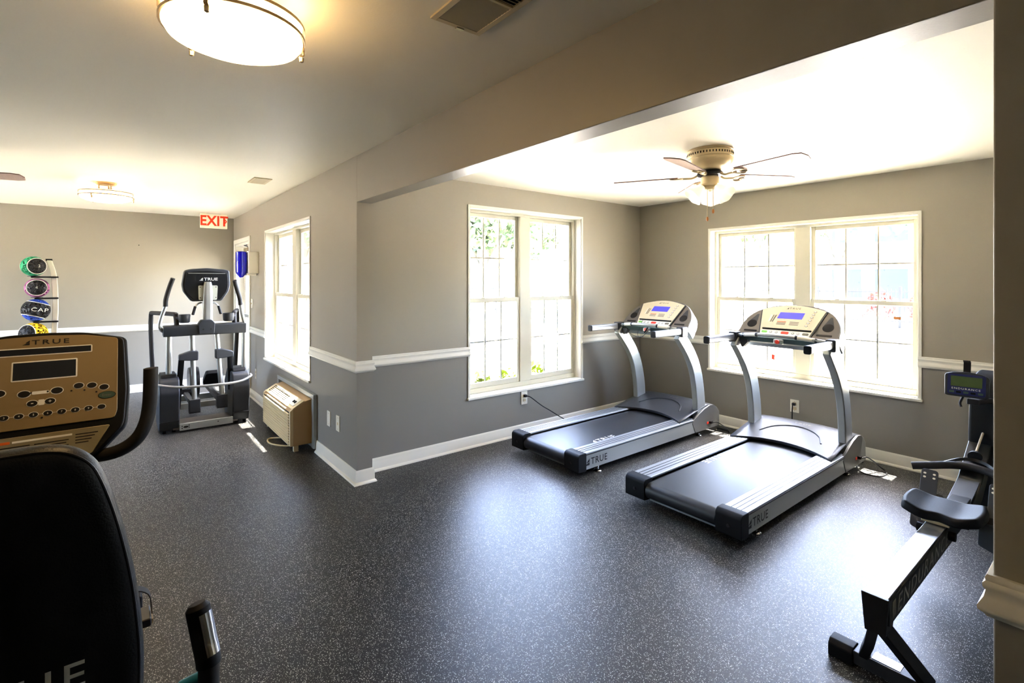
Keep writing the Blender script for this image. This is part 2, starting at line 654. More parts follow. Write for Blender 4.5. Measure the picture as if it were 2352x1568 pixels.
# ------------------------------------------------------------------ room shell
ZC, ZC2, ZH = 2.44, 2.405, 2.0946
XD, YA, YE, XA, XB, YC = -8.499, 1.4106, 1.5314, -3.628, -3.802, 4.995
XP = -0.1926
TW = 0.20

mb = MB().box(XD - TW, 3.2, -3.7, YC + TW, -0.12, 0.0)
struct(mb.build('floor', M['floor'], smooth=0))
struct(MB().box(XD - TW, 3.2, -3.7, YE, ZC, 2.50).build('ceiling', M['ceil'], smooth=0))
struct(MB().box(XB - TW, 1.0, YE, YC + TW, ZC2, 2.50).build('ceiling', M['ceil'], smooth=0))


def wall_x(name, y0, y1, x0, x1, z1, holes, mat='wall'):
    """wall running along X, thickness y0..y1, with rectangular holes (xa, xb, za, zb)"""
    m = MB()
    cur = x0
    for xa, xb, za, zb in sorted(holes):
        m.box(cur, xa, y0, y1, 0, z1)
        if za > 0:
            m.box(xa, xb, y0, y1, 0, za)
        m.box(xa, xb, y0, y1, zb, z1)
        cur = xb
    m.box(cur, x1, y0, y1, 0, z1)
    return struct(m.build(name, M[mat], smooth=0))


WA = (-6.475, -4.757, 0.60, 2.082)
WB = (2.528, 3.976, 0.452, 2.182)
WC = (-2.884, -1.113, 0.5775, 2.045)
DR = (-8.35, -7.36, 0.0, 2.04)
wall_x('wall_back', YA, YA + TW, XD - TW, XB, ZC, [WA, DR])
struct(MB().box(XB, XA, YA, YE, 0, ZC).build('wall_corner', M['wall'], smooth=0))
# the stub at the opening, thinner than the outer wall, and the right pier
struct(MB().box(XD - TW, XD, -3.7, YA, 0, ZC).build('wall_far', M['wall'], smooth=0))
m = MB()
x0, x1 = XB - TW, XB
m.box(x0, x1, YA + TW, WB[0], 0, ZC2)
m.box(x0, x1, WB[0], WB[1], 0, WB[2])
m.box(x0, x1, WB[0], WB[1], WB[3], ZC2)
m.box(x0, x1, WB[1], YC + TW, 0, ZC2)
m.box(x1, XA, YE - 0.001, YE, 0, ZC2)
struct(m.build('wall_alcove_left', M['wall'], smooth=0))
wall_x('wall_alcove_back', YC, YC + TW, XB, 1.0, ZC2, [WC])
struct(MB().box(0.8, 1.0, YE, YC, 0, ZC2).build('wall_alcove_right', M['wall'], smooth=0))
struct(MB().box(XP, 3.2, YA, YE, 0, ZC).build('wall_right', M['wall'], smooth=0, bevel=0.004))
struct(MB().box(XA, XP, YA, YE, ZH, ZC).build('wall_header', M['wall'], smooth=0, bevel=0.004))
struct(MB().box(3.0, 3.2, -3.7, YA, 0, ZC).build('wall_near', M['wall'], smooth=0))
wall_x('wall_left', -3.7, -3.5, XD - TW, 3.2, ZC, [(-8.3, -6.7, 0.35, 2.2)])  # opening for the window added out of view to let daylight in
# roof with eaves outside
struct(MB().box(XD - 0.7, 3.4, -4.1, YA + TW + 0.44, 2.55, 2.68).build('roof', M['roof'], smooth=0))
struct(MB().box(XB - TW - 0.44, 1.4, YA + TW + 0.44, YC + TW + 0.455, 2.55, 2.68).build('roof', M['roof'], smooth=0))

# mouldings
PB = [(0, 0), (0.030, 0), (0.030, 0.006), (0.026, 0.014), (0.016, 0.020), (0.015, 0.078), (0.012, 0.086), (0.013, 0.094), (0.007, 0.104), (0, 0.104)]
PR = [(0, 0.828), (0.012, 0.828), (0.017, 0.834), (0.030, 0.842), (0.031, 0.850), (0.018, 0.868), (0.014, 0.882), (0.020, 0.888), (0.021, 0.896), (0.014, 0.901), (0.016, 0.908), (0.012, 0.914), (0, 0.914)]


def mold(name, paths, prof):
    m = MB()
    for p in paths:
        m.molding(p, [(a * (0.7 if prof is PR else 0.9), b) for a, b in prof])
    return struct(m.build(name, M['trim'], smooth=50))


mold('baseboard_far', [[(XD, -3.5), (XD, YA), (DR[0] - 0.06, YA)]], PB)
mold('baseboard_back', [[(DR[1] + 0.07, YA), (-5.79, YA)], [(-4.545, YA), (XA, YA), (XA, YE), (XB, YE)]], PB)
mold('baseboard_alcove', [[(XB, YE), (XB, YC), (0.8, YC)]], PB)
mold('baseboard_right', [[(XP, YE), (XP, YA), (3.0, YA)]], PB)
mold('trim_1', [[(XD, -3.5), (XD, YA), (DR[0] - 0.06, YA)]], PR)
mold('trim_2', [[(DR[1] + 0.07, YA), (WA[0], YA)], [(WA[1], YA), (XA, YA), (XA, YE), (XB, YE)]], PR)
mold('trim_3', [[(XB, YE), (XB, WB[0])], [(XB, WB[1]), (XB, YC), (WC[0], YC)], [(WC[1], YC), (0.8, YC)]], PR)
mold('trim_4', [[(XP, YE), (XP, YA), (3.0, YA)]], PR)


# ------------------------------------------------------------------ windows
def window(name, W, xf, reveal, mull=0.13, casing=0.022):
    """W = (u0, u1, z0, z1); xf maps (u, depth outward, z) to world"""
    u0, u1, z0, z1 = W
    t = thing(name, None, None, xf((u0 + u1) / 2 * 1.0 if False else (u0 + u1) / 2, 0, z0) if False else xf(Vector(((u0 + u1) / 2, 0, z0))), kind='structure')
    c = casing

    def B():
        return MB(xf)
    # casing bead on the wall face
    B().box(u0 - c, u0, -0.008, 0.0, z0 - c, z1 + c).box(u1, u1 + c, -0.008, 0.0, z0 - c, z1 + c).box(u0, u1, -0.008, 0.0, z1, z1 + c).build('casing', M['trim'], t, bevel=0.002)
    B().box(u0 - c * 1.3, u1 + c * 1.3, -0.022, 0.004, z0 - c, z0).build('sill', M['trim'], t, bevel=0.004)
    # reveal liner
    B().box(u0, u0 + 0.006, 0, reveal, z0, z1).box(u1 - 0.006, u1, 0, reveal, z0, z1).box(u0, u1, 0, reveal, z1 - 0.006, z1).box(u0, u1, 0, reveal, z0, z0 + 0.006).build('reveal_liner', M['trim'], t)
    a, b = u0 + 0.006, u1 - 0.006
    lo, hi = z0 + 0.006, z1 - 0.006
    fw, r0, r1 = 0.024, reveal, reveal + 0.07
    B().box(a, a + fw, r0, r1, lo, hi).box(b - fw, b, r0, r1, lo, hi).box(a + fw, b - fw, r0, r1, hi - fw, hi).box(a + fw, b - fw, r0, r1, lo, lo + 0.045).build('window_frame', M['vinyl'], t, bevel=0.003)
    mid = (a + b) / 2
    B().box(mid - mull / 2, mid + mull / 2, r0 - 0.004, r1, lo + 0.045, hi - fw).build('mullion', M['vinyl'], t, bevel=0.004)
    zm = z0 + (z1 - z0) * 0.505
    sw = 0.030
    for s0, s1 in ((a + fw, mid - mull / 2), (mid + mull / 2, b - fw)):
        for (q0, q1, d0, d1, lower) in ((zm - 0.022, hi - fw, r0 + 0.040, r0 + 0.062, False), (lo + 0.045, zm + 0.022, r0 + 0.008, r0 + 0.034, True)):
            bot = 0.048 if lower else 0.040
            S = B().box(s0, s0 + sw, d0, d1, q0, q1).box(s1 - sw, s1, d0, d1, q0, q1).box(s0 + sw, s1 - sw, d0, d1, q0, q0 + bot).box(s0 + sw, s1 - sw, d0, d1, q1 - 0.036, q1)
            sash = S.build('sash', M['vinyl'], t, bevel=0.003)
            g0, g1, h0, h1 = s0 + sw, s1 - sw, q0 + bot, q1 - 0.036
            dm = (d0 + d1) / 2
            B().box(g0, g1, dm - 0.002, dm + 0.002, h0, h1).build('pane', M['glass'], sash, smooth=0)
            for k in (1, 2):
                uu = g0 + (g1 - g0) * k / 3
                B().box(uu - 0.007, uu + 0.007, dm + 0.003, dm + 0.010, h0, h1).build('muntin', M['vinyl'], sash)
            hh = (h0 + h1) / 2
            B().box(g0, g1, dm + 0.0105, dm + 0.0165, hh - 0.007, hh + 0.007).build('muntin', M['vinyl'], sash)
            if lower:
                for k in (0.28, 0.72):
                    uu = s0 + (s1 - s0) * k
                    B().box(uu - 0.018, uu + 0.018, d0 - 0.010, d0 + 0.006, q1 - 0.004, q1 + 0.008).build('sash_lock', M['vinyl'], sash, bevel=0.002)
    return t


window('window_1', WA, lambda v: (v[0], YA + v[1], v[2]), 0.095)
window('window_2', WB, lambda v: (XB - v[1], v[0], v[2]), 0.085)
window('window_3', WC, lambda v: (v[0], YC + v[1], v[2]), 0.085)

window('added_unseen_window', (-8.3, -6.7, 0.35, 2.20), lambda v: (v[0], -3.5 - v[1], v[2]), 0.095)  # added out of view so daylight reaches the far ceiling and wall

# ------------------------------------------------------------------ entrance door in the back wall
d = thing('door_1', None, None, ((DR[0] + DR[1]) / 2, YA, 0), kind='structure')
c = 0.065
MB().box(DR[0] - c, DR[0], YA - 0.016, YA, 0, DR[3] + c).box(DR[1], DR[1] + c, YA - 0.016, YA, 0, DR[3] + c).box(DR[0], DR[1], YA - 0.016, YA, DR[3], DR[3] + c).build('casing', M['trim'], d, bevel=0.005)
MB().box(DR[0], DR[0] + 0.03, YA, YA + TW, 0, DR[3]).box(DR[1] - 0.03, DR[1], YA, YA + TW, 0, DR[3]).box(DR[0] + 0.03, DR[1] - 0.03, YA, YA + TW, DR[3] - 0.03, DR[3]).build('jamb', M['trim'], d)
dx0, dx1, dy0, dy1 = DR[0] + 0.032, DR[1] - 0.032, YA + 0.11, YA + 0.155
leaf = MB().box(dx0, dx0 + 0.11, dy0, dy1, 0.01, 2.0).box(dx1 - 0.11, dx1, dy0, dy1, 0.01, 2.0).box(dx0 + 0.11, dx1 - 0.11, dy0, dy1, 1.88, 2.0).box(dx0 + 0.11, dx1 - 0.11, dy0, dy1, 0.01, 0.25).build('door_leaf', M['trim'], d, bevel=0.004)
MB().box(dx0 + 0.11, dx1 - 0.11, dy0 + 0.02, dy0 + 0.026, 0.25, 1.88).build('pane', M['glass'], leaf, smooth=0)
MB().box(dx0 + 0.10, dx1 - 0.10, dy0 - 0.02, dy0, 0.98, 1.03).build('push_bar', M['alu'], leaf, bevel=0.006)
cl = MB().box(-7.98, -7.74, YA + 0.04, YA + 0.105, 1.915, 1.975).build('door_closer', M['nickel'], d, bevel=0.008)
MB().tube([(-7.80, YA + 0.06, 1.985), (-7.60, YA - 0.02, 1.99), (-7.72, YA + 0.03, 2.005)], 0.008, 8).build('closer_arm', M['blackm'], cl)

# ------------------------------------------------------------------ treadmills
def treadmill():
    t = thing('treadmill', 'silver and charcoal treadmill nearest the right-hand window, with a teal-shaded tray under its console', 'treadmill', (0, 0, 0), local=True)
    P = dict(parent=t, local=True)
    # side frames (skirts)
    for s in (-1, 1):
        m = MB().box(min(s * 0.388, s * 0.402), max(s * 0.388, s * 0.402), 0.085, 2.02, 0.055, 0.166)
        sk = m.build('side_skirt', M['silver'], bevel=0.003, **P)
        if s == 1:
            text('logo', 'TRUE', 0.052, M['blackprint'], sk, (0.4025, 0.20, 0.112), (0, 1, 0), (0, 0, 1), depth=0.0012, sx=1.0, bold=0.008, space=1.12, logo=True, local=True)
        MB().box(min(s * 0.384, s * 0.404), max(s * 0.384, s * 0.404), 0.085, 1.60, 0.166, 0.174).build('edge_strip', M['blackm'], **P)
        r = MB().box(min(s * 0.262, s * 0.400), max(s * 0.262, s * 0.400), 0.088, 1.62, 0.170, 0.184)
        rl = r.build('foot_rail', M['alu'], bevel=0.003, **P)
        for q in (0.300, 0.330, 0.360):
            MB().box(min(s * q, s * (q + 0.004)), max(s * q, s * (q + 0.004)), 0.09, 1.62, 0.1842, 0.1858).build('rail_groove', M['dgrey'], rl, local=True)
        e = MB().prism(rounded([(0.0, 0.05), (0.09, 0.045), (0.09, 0.188), (0.02, 0.188), (0.0, 0.170)], 0.012), 'x', min(s * 0.250, s * 0.408), max(s * 0.250, s * 0.408))
        ec = e.build('end_cap', M['black'], bevel=0.004, **P)
        MB().lathe([(0.0, -0.004), (0.009, -0.004), (0.009, 0.001), (0, 0.001)], (s * 0.33, -0.0005, 0.11), 12, 'y').build('bolt', M['blackm'], ec, local=True)
        for yy in (0.26, 1.72):
            ft = MB().lathe([(0.0, 0.0), (0.030, 0.0), (0.031, 0.006), (0.024, 0.013), (0.010, 0.016), (0.010, 0.060), (0, 0.060)], (s * 0.365, yy, 0), 20)
            ft.build('leveling_foot', M['chrome'], **P)
    # deck, belt and rollers
    MB().box(-0.385, 0.385, 0.10, 1.95, 0.075, 0.125).build('deck', M['blackm'], **P)
    poly = [(1.62, 0.112), (0.05, 0.112 - 0.052)]
    belt = [(1.60, 0.164), (0.055, 0.164)]
    belt += [(0.055 + 0.052 * math.cos(R(a)), 0.112 + 0.052 * math.sin(R(a))) for a in range(105, 271, 15)]
    belt += [(1.60, 0.060), (1.60, 0.066), (0.055, 0.066)]
    belt += [(0.055 + 0.046 * math.cos(R(a)), 0.112 + 0.046 * math.sin(R(a))) for a in range(270, 89, -15)]
    belt += [(1.60, 0.158)]
    bl = MB().prism(belt, 'x', -0.245, 0.245).build('running_belt', M['belt'], **P)
    MB().lathe([(0, -0.25), (0.045, -0.25), (0.045, 0.25), (0, 0.25)], (0, 0.055, 0.112), 20, 'x').build('rear_roller', M['blackm'], **P)
    MB().box(-0.26, 0.26, 0.075, 0.11, 0.030, 0.056).build('cross_bar', M['silver'], bevel=0.004, **P)
    # motor hood
    rows = []
    nx = 17
    prof = [(0.0, 0.184), (0.004, 0.194), (0.12, 0.224), (0.28, 0.264), (0.38, 0.284), (0.46, 0.276), (0.50, 0.20), (0.50, 0.08)]
    vs, fs = [], []
    for i in range(nx):
        x = -0.385 + 0.77 * i / (nx - 1)
        u = x / 0.385
        y0 = 1.36 + 0.135 * (1 - u * u)
        for k, (yy, z) in enumerate(prof):
            y = y0 + yy / 0.50 * (1.99 - y0)
            zz = z + (0.012 * (1 - u * u) if 0 < k < 6 else 0)
            vs.append((x, y, zz))
    n = len(prof)
    for i in range(nx - 1):
        for k in range(n - 1):
            a = i * n + k
            fs.append((a, a + n, a + n + 1, a + 1))
    hm = MB().add(vs, fs)
    ho = hm.build('motor_hood', M['hood'], smooth=40, **P)
    so = ho.modifiers.new('solidify', 'SOLIDIFY')
    so.thickness = 0.006
    so.offset = -1
    # raised arc on the hood
    arc = []
    for i in range(15):
        u = -0.62 + 1.24 * i / 14
        x = u * 0.385
        y0 = 1.36 + 0.135 * (1 - u * u)
        fr = 0.15 + 0.42 * math.sqrt(max(0, 1 - (u / 0.64) ** 2))
        yy = y0 + fr * (1.99 - y0)
        f = fr * 0.50
        zz = 0.0
        for (a, za), (b, zb) in zip(prof[:-1], prof[1:]):
            if a <= f <= b:
                zz = za + (zb - za) * (f - a) / (b - a + 1e-9)
                break
        arc.append((x, yy, zz + 0.012 * (1 - u * u) + 0.001))
    MB().tube(catmull(arc, 2), 0.006, 8).build('hood_ridge', M['hood'], ho, local=True)
    text('logo', 'TRUE', 0.03, M['greyprint'], ho, (0.02, 1.80, 0.300), (1, 0, 0), (0, 1, 0.10), depth=0.003, space=1.4, local=True)
    # rear-edge gap
    for s in (-1, 1):
        fin = [(1.55, 0.150), (1.575, 0.186), (1.66, 0.225), (1.76, 0.262), (1.86, 0.284), (1.93, 0.276), (1.985, 0.245), (2.03, 0.195), (2.035, 0.055), (1.60, 0.055)]
        MB().prism(fin, 'x', min(s * 0.386, s * 0.406), max(s * 0.386, s * 0.406)).build('side_fin', M['fin'], bevel=0.004, **P)
        # curved upright
        pts = catmull([(s * 0.355, 1.745, 0.16), (s * 0.355, 1.735, 0.36), (s * 0.355, 1.705, 0.53), (s * 0.355, 1.655, 0.68), (s * 0.355, 1.575, 0.81), (s * 0.355, 1.475, 0.925), (s * 0.355, 1.39, 1.01)], 4)
        hh = [0.15 - 0.035 * i / (len(pts) - 1) for i in range(len(pts))]
        MB().strip(pts, (1, 0, 0), 0.056, hh).build('upright', M['silver'], bevel=0.010, seg=3, **P)
        # handle
        hx = s * 0.375
        h = MB().tube([(hx, 0.985, 1.036), (hx, 1.39, 1.036)], 0.02, 20, sq=(0.024, 0.029, 5)).build('handrail', M['alu'], **P)
        MB().tube([(hx, 0.968, 1.036), (hx, 0.987, 1.036)], 0.02, 20, sq=(0.0245, 0.0295, 5)).build('handle_cap', M['black'], h, bevel=0.004, local=True)
        MB().box(hx - 0.034, hx + 0.034, 1.375, 1.47, 0.985, 1.078).build('handle_joint', M['dgrey'], bevel=0.010, **P)
    # console: shell, face, panel
    o = Vector((0, 1.50, 1.065))
    U = Vector((1, 0, 0))
    V = Vector((0, 0.25, 0.262)).normalized()
    arch = [(-0.392, -0.03), (-0.392, 0.03)]
    for i in range(25):
        a = PI - PI * i / 24
        arch.append((0.388 * math.copysign(abs(math.cos(a)) ** 0.80, math.cos(a)), 0.035 + 0.300 * math.sin(a) ** 0.92))
    arch += [(0.392, 0.03), (0.392, -0.03)]
    shell = MB().plate(arch, o, U, V, -0.135, 0.0).build('console_shell', M['silver'], bevel=0.012, seg=3, **P)
    MB().plate([(p[0] * 0.985, p[1] * 0.985) for p in arch], o, U, V, 0.0, 0.006).build('console_face', M['shell'], bevel=0.003, **P)
    pn = [(-0.190, -0.012), (0.190, -0.012), (0.248, 0.262)] + [(0.248 - 0.496 * i / 10, 0.262 + 0.052 * math.sin(PI * i / 10)) for i in range(1, 10)] + [(-0.248, 0.262)]
    dk = [(p[0] * 1.05, p[1] * 1.03 - 0.008) for p in pn]
    MB().plate(dk, o, U, V, 0.004, 0.016).build('panel_surround', M['hood'], bevel=0.004, **P)
    pan = MB().plate(pn, o, U, V, 0.012, 0.020).build('display_panel', M['panel'], bevel=0.002, **P)

    def on(poly, name, mat, h=0.0215, par=pan):
        return MB().plate(poly, o, U, V, 0.018, h).build(name, M[mat], par, smooth=0, local=True)
    on([(-0.100, 0.165), (0.092, 0.165), (0.100, 0.232), (-0.092, 0.232)], 'screen', 'lcdblue')
    on(rounded([(-0.182, 0.040), (0.192, 0.040), (0.196, 0.054), (-0.186, 0.054)], 0.006), 'reading_ledge', 'black', 0.026)
    on([(-0.187, -0.006), (0.190, -0.006), (0.196, 0.036), (-0.190, 0.036)], 'button_strip', 'whiteprint', 0.0205)
    on(rounded([(-0.180, 0.004), (-0.135, 0.004), (-0.135, 0.026), (-0.180, 0.026)], 0.009), 'start_button', 'greenbtn')
    on(rounded([(-0.026, 0.002), (0.034, 0.002), (0.034, 0.028), (-0.026, 0.028)], 0.011), 'stop_button', 'redbtn')
    on(rounded([(0.136, 0.004), (0.182, 0.004), (0.182, 0.026), (0.136, 0.026)], 0.009), 'cool_down_button', 'greyprint')
    for q in (-0.105, -0.062, 0.066, 0.105):
        on(ell(q, 0.015, 0.010, 0.010), 'button', 'hood')
        on(ell(q, 0.015, 0.007, 0.007), 'button', 'whiteprint', 0.0222)
    for k in range(6):
        on(ell(0.142 + 0.006 * k, 0.100 + 0.030 * k, 0.012, 0.008), 'button', 'greyprint')
        on(ell(0.142 + 0.006 * k, 0.100 + 0.030 * k, 0.009, 0.0055), 'button', 'whiteprint', 0.0222)
    for k in range(3):
        on([(-0.160 - 0.004 * k + k * 0.018, 0.125), (-0.153 - 0.004 * k + k * 0.018, 0.125), (-0.150 + k * 0.018, 0.20), (-0.157 + k * 0.018, 0.20)], 'scale_print', ('whiteprint', 'greyprint', 'greyprint')[k])
    for k in range(3):
        on([(-0.09 + 0.0 * k, 0.128 - 0.014 * k), (-0.02, 0.128 - 0.014 * k), (-0.02, 0.134 - 0.014 * k), (-0.09, 0.134 - 0.014 * k)], 'caption_print', 'greyprint' if k else 'orangeprint', 0.0207)
        on([(0.01, 0.128 - 0.014 * k), (0.08, 0.128 - 0.014 * k), (0.08, 0.134 - 0.014 * k), (0.01, 0.134 - 0.014 * k)], 'caption_print', 'greyprint', 0.0207)
    w = U.cross(V)
    text('logo', 'TRUE', 0.017, M['blackprint'], pan, o + V * 0.278 + w * 0.0202, U, V, depth=0.0012, space=1.4, sx=1.2, logo=True, local=True)
    # cup / speaker hollows and slots in the wings
    for s in (-1, 1):
        MB().plate(ell(s * 0.295, 0.105, 0.040, 0.040, 24), o, U, V, 0.004, 0.0075).build('cup_hollow', M['dark'], **P)
        cone = [(s * 0.295 - 0.036, 0.125)] + [(s * 0.295 + 0.036, 0.125), (s * 0.285 + 0.020, 0.212), (s * 0.285 + 0.004, 0.212)]
        MB().plate(cone, o, U, V, 0.004, 0.0068).build('hollow_slope', M['hood'], **P)
        MB().plate(rounded([(s * 0.285 - 0.055, 0.018), (s * 0.285 + 0.055, 0.018), (s * 0.285 + 0.055, 0.036), (s * 0.285 - 0.055, 0.036)], 0.007), o, U, V, 0.004, 0.0078).build('accessory_slot', M['dark'], **P)
    # underside tray with emergency stop
    tr = [(1.40, 1.050), (1.47, 1.058), (1.60, 1.060), (1.60, 0.995), (1.50, 0.990), (1.43, 1.010)]
    MB().prism(tr, 'x', -0.345, 0.345).build('console_tray', M['tray'], bevel=0.006, **P)
    MB().prism([(-0.335, 1.02), (-0.26, 1.02), (-0.26, 0.995), (-0.295, 0.955), (-0.31, 0.955)], 'y', 1.41, 1.46).build('cable_hook', M['dgrey'], bevel=0.004, **P)
    MB().box(-0.035, 0.035, 1.375, 1.41, 1.005, 1.045).build('stop_housing', M['silver'], bevel=0.008, **P)
    MB().lathe([(0, -0.012), (0.016, -0.010), (0.018, 0.0), (0.0, 0.0)], (0.0, 1.375, 1.026), 16, 'y').build('emergency_button', M['redbtn'], **P)
    bar = catmull([(-0.335, 1.420, 1.052), (-0.28, 1.385, 1.060), (-0.15, 1.350, 1.074), (0, 1.335, 1.078), (0.15, 1.350, 1.074), (0.28, 1.385, 1.060), (0.335, 1.420, 1.052)], 5)
    pb = MB().tube(bar, 0.014, 14).build('pulse_bar', M['silver'], **P)
    for s in (-1, 1):
        g = catmull([(s * 0.275, 1.387, 1.060), (s * 0.22, 1.367, 1.067), (s * 0.15, 1.350, 1.074)], 4)
        MB().tube(g, 0.0165, 14).build('grip_sensor', M['whitepl'], pb, local=True)
        for q in (g[0], g[-1]):
            dd = (g[1] - g[0]).normalized() if q is g[0] else (g[-1] - g[-2]).normalized()
            MB().tube([q - dd * 0.008, q + dd * 0.008], 0.0175, 14).build('grip_collar', M['dgrey'], pb, local=True)
    # power inlet at the front right
    MB().box(0.402, 0.408, 1.80, 1.83, 0.105, 0.125).build('power_switch', M['redbtn'], **P)
    MB().box(0.402, 0.430, 1.84, 1.88, 0.105, 0.128).build('power_plug', M['blackm'], bevel=0.003, **P)
    return t


tm = treadmill()
tm2 = copy_tree(tm)
tm.location = (-1.815, 2.76, 0)
tm2.location = (-3.075, 2.76, 0)
tm2['label'] = 'silver and charcoal treadmill in the alcove corner with black safety wires dangling from its console'
tm['label'] = 'silver and charcoal treadmill standing in front of the wide right-hand window'
for o in (tm, tm2):
    o['group'] = 'treadmills in the alcove'
for ch in tm.children:
    if ch.name.startswith('running_belt'):
        text('belt_logo', 'TRUE', 0.055, M['whiteprint'], ch, (-0.215, 0.82, 0.164), (0, -1, 0), (1, 0, 0), depth=0.0012, bold=0.008, space=1.15, logo=True, local=True)
for ch in tm2.children:
    if ch.name.startswith('running_belt'):
        text('belt_logo', 'TRUE', 0.060, M['whiteprint'], ch, (0.21, 0.50, 0.164), (0, 1, 0), (-1, 0, 0), depth=0.0012, bold=0.008, space=1.15, logo=True, local=True)
    if ch.name.startswith('handle_joint') or ch.name.startswith('handrail'):
        pass
sw = catmull([(-0.26, 1.38, 1.045), (-0.20, 1.37, 0.985), (-0.12, 1.36, 0.955), (-0.04, 1.36, 0.955), (0.01, 1.36, 0.99), (0.03, 1.375, 1.03)], 6)
MB().tube(sw, 0.0022, 6).build('safety_wire', M['blackm'], tm2, local=True)
sw = catmull([(-0.10, 1.47, 1.12), (-0.10, 1.40, 1.03), (-0.095, 1.37, 0.965), (-0.04, 1.36, 0.95), (0.02, 1.365, 1.0)], 6)
MB().tube(sw, 0.0018, 6).build('safety_wire', M['blackm'], tm2, local=True)
MB().tube([(0.0, 1.355, 1.0), (0.045, 1.345, 1.055)], 0.007, 8).build('safety_clip', M['blackm'], tm2, local=True)

# ------------------------------------------------------------------ rowing machine
rx = -0.583
ro = thing('rowing_machine', 'black rowing machine with a bright metal rail beside the right pier', 'rowing machine', (rx, 3.1, 0))
rail = MB().box(rx - 0.040, rx + 0.040, 2.085, 3.40, 0.325, 0.412).build('rail', M['blackm'], ro, bevel=0.004)
MB().box(rx - 0.036, rx + 0.036, 2.080, 3.28, 0.4125, 0.4200).build('rail_track', M['rowalu'], rail, bevel=0.002)
text('lettering', 'ENDURANCE', 0.058, M['paleprint'], rail, (rx + 0.0405, 2.17, 0.343), (0, 1, 0), (0, 0, 1), depth=0.001, sx=1.3, space=1.22, center=False, shear=0.25)
MB().box(rx + 0.0402, rx + 0.0412, 2.115, 2.150, 0.345, 0.400).build('emblem', M['greyprint'], rail)
MB().prism([(rx - 0.041, 0.420), (rx + 0.041, 0.420), (rx + 0.032, 0.290), (rx - 0.030, 0.290)], 'y', 2.070, 2.086).build('rear_plate', M['blackm'], ro, bevel=0.003)
MB().prism([(2.086, 0.330), (2.170, 0.330), (2.150, 0.290), (2.086, 0.290)], 'x', rx - 0.030, rx + 0.032).build('rear_bracket', M['blackm'], ro, bevel=0.003)
rot = Matrix.Rotation(0, 3, 'X')
for s in (-1, 1):
    MB().strip([(rx + s * 0.012, 2.115, 0.300), (rx + s * 0.055, 2.22, 0.170), (rx + s * 0.100, 2.305, 0.055)], (1, 0, 0), 0.034, 0.052).build('rear_leg', M['blackm'], ro, bevel=0.004)
base = MB().box(rx - 0.13, rx + 0.13, 2.275, 2.345, 0.012, 0.062).build('rear_foot', M['dgrey'], ro, bevel=0.004)
MB().box(rx - 0.07, rx + 0.02, 2.285, 2.335, 0.0625, 0.064).build('foot_label', M['alu'], base)
for s in (-1, 1):
    a, b = sorted((s * 0.13, s * 0.215))
    MB().prism(rounded([(2.268, 0.0), (2.352, 0.0), (2.352, 0.050), (2.335, 0.066), (2.285, 0.066), (2.268, 0.050)], 0.006), 'x', rx + a, rx + b).build('foot_cap', M['black'], base, bevel=0.003)
# seat
vs, fs = [], []
nx, ny = 21, 11
for i in range(nx):
    u = -1 + 2 * i / (nx - 1)
    for j in range(ny):
        v = -1 + 2 * j / (ny - 1)
        x = rx + 0.016 + 0.140 * u * (1 - 0.10 * v * v)
        notch = 0.018 * math.exp(-(u / 0.28) ** 2)
        y = 2.955 + (0.115 - (notch if v < 0 else 0.010)) * v * (1 - 0.18 * abs(u) ** 3)
        z = 0.490 + 0.020 * abs(u) ** 2.0 - 0.004 * math.exp(-((abs(u) - 0.45) / 0.25) ** 2) + 0.006 * v
        vs.append((x, y, z))
for i in range(nx - 1):
    for j in range(ny - 1):
        a = i * ny + j
        fs.append((a, a + ny, a + ny + 1, a + 1))
seat = MB().add(vs, fs).build('seat', M['black'], ro, smooth=60)
so = seat.modifiers.new('solidify', 'SOLIDIFY')
so.thickness = 0.042
so.offset = -1
bv = seat.modifiers.new('bevel', 'BEVEL')
bv.width = 0.012
bv.segments = 3
bv.angle_limit = R(50)
MB().box(rx - 0.050, rx + 0.050, 2.88, 3.03, 0.424, 0.452).build('seat_carriage', M['ivory'], ro, bevel=0.003)
for s in (-1, 1):
    MB().lathe([(0, -0.012), (0.020, -0.012), (0.020, 0.012), (0, 0.012)], (rx + s * 0.056, 2.90, 0.385), 14, 'x').build('carriage_roller', M['black'], ro)
# foot plates
for s in (-1, 1):
    cx = rx + s * 0.135
    V = Vector((0, 0.42, 0.908))
    o = (cx, 3.33, 0.215)
    fp = MB().plate(rounded([(-0.062, 0.0), (0.0, -0.022), (0.062, 0.0), (0.064, 0.19), (-0.064, 0.19)], 0.012), o, (1, 0, 0), V, -0.012, 0.006).build('foot_plate', M['dgrey'], ro, bevel=0.003)
    hp = MB().plate(rounded([(-0.036, 0.10), (0.036, 0.10), (0.036, 0.305), (-0.036, 0.305)], 0.018), o, (1, 0, 0), V, 0.006, 0.012).build('heel_plate', M['hood'], fp, bevel=0.002)
    for a in (-0.020, 0.020):
        for b in (0.262, 0.282):
            MB().plate(ell(a, b, 0.0065, 0.005, 12), o, (1, 0, 0), V, 0.012, 0.0128).build('slot', M['whitepl'], hp)
    st = [(cx - 0.075, 3.37, 0.33), (cx - 0.085, 3.31, 0.345), (cx, 3.28, 0.365), (cx + 0.085, 3.31, 0.345), (cx + 0.075, 3.37, 0.33)]
    MB().strip(catmull(st, 5), (0, 0.42, 0.908), 0.030, 0.004).build('foot_strap', M['black'], fp)
MB().tube([(rx - 0.20, 3.42, 0.27), (rx + 0.20, 3.42, 0.27)], 0.014, 10).build('foot_axle', M['silver'], ro)
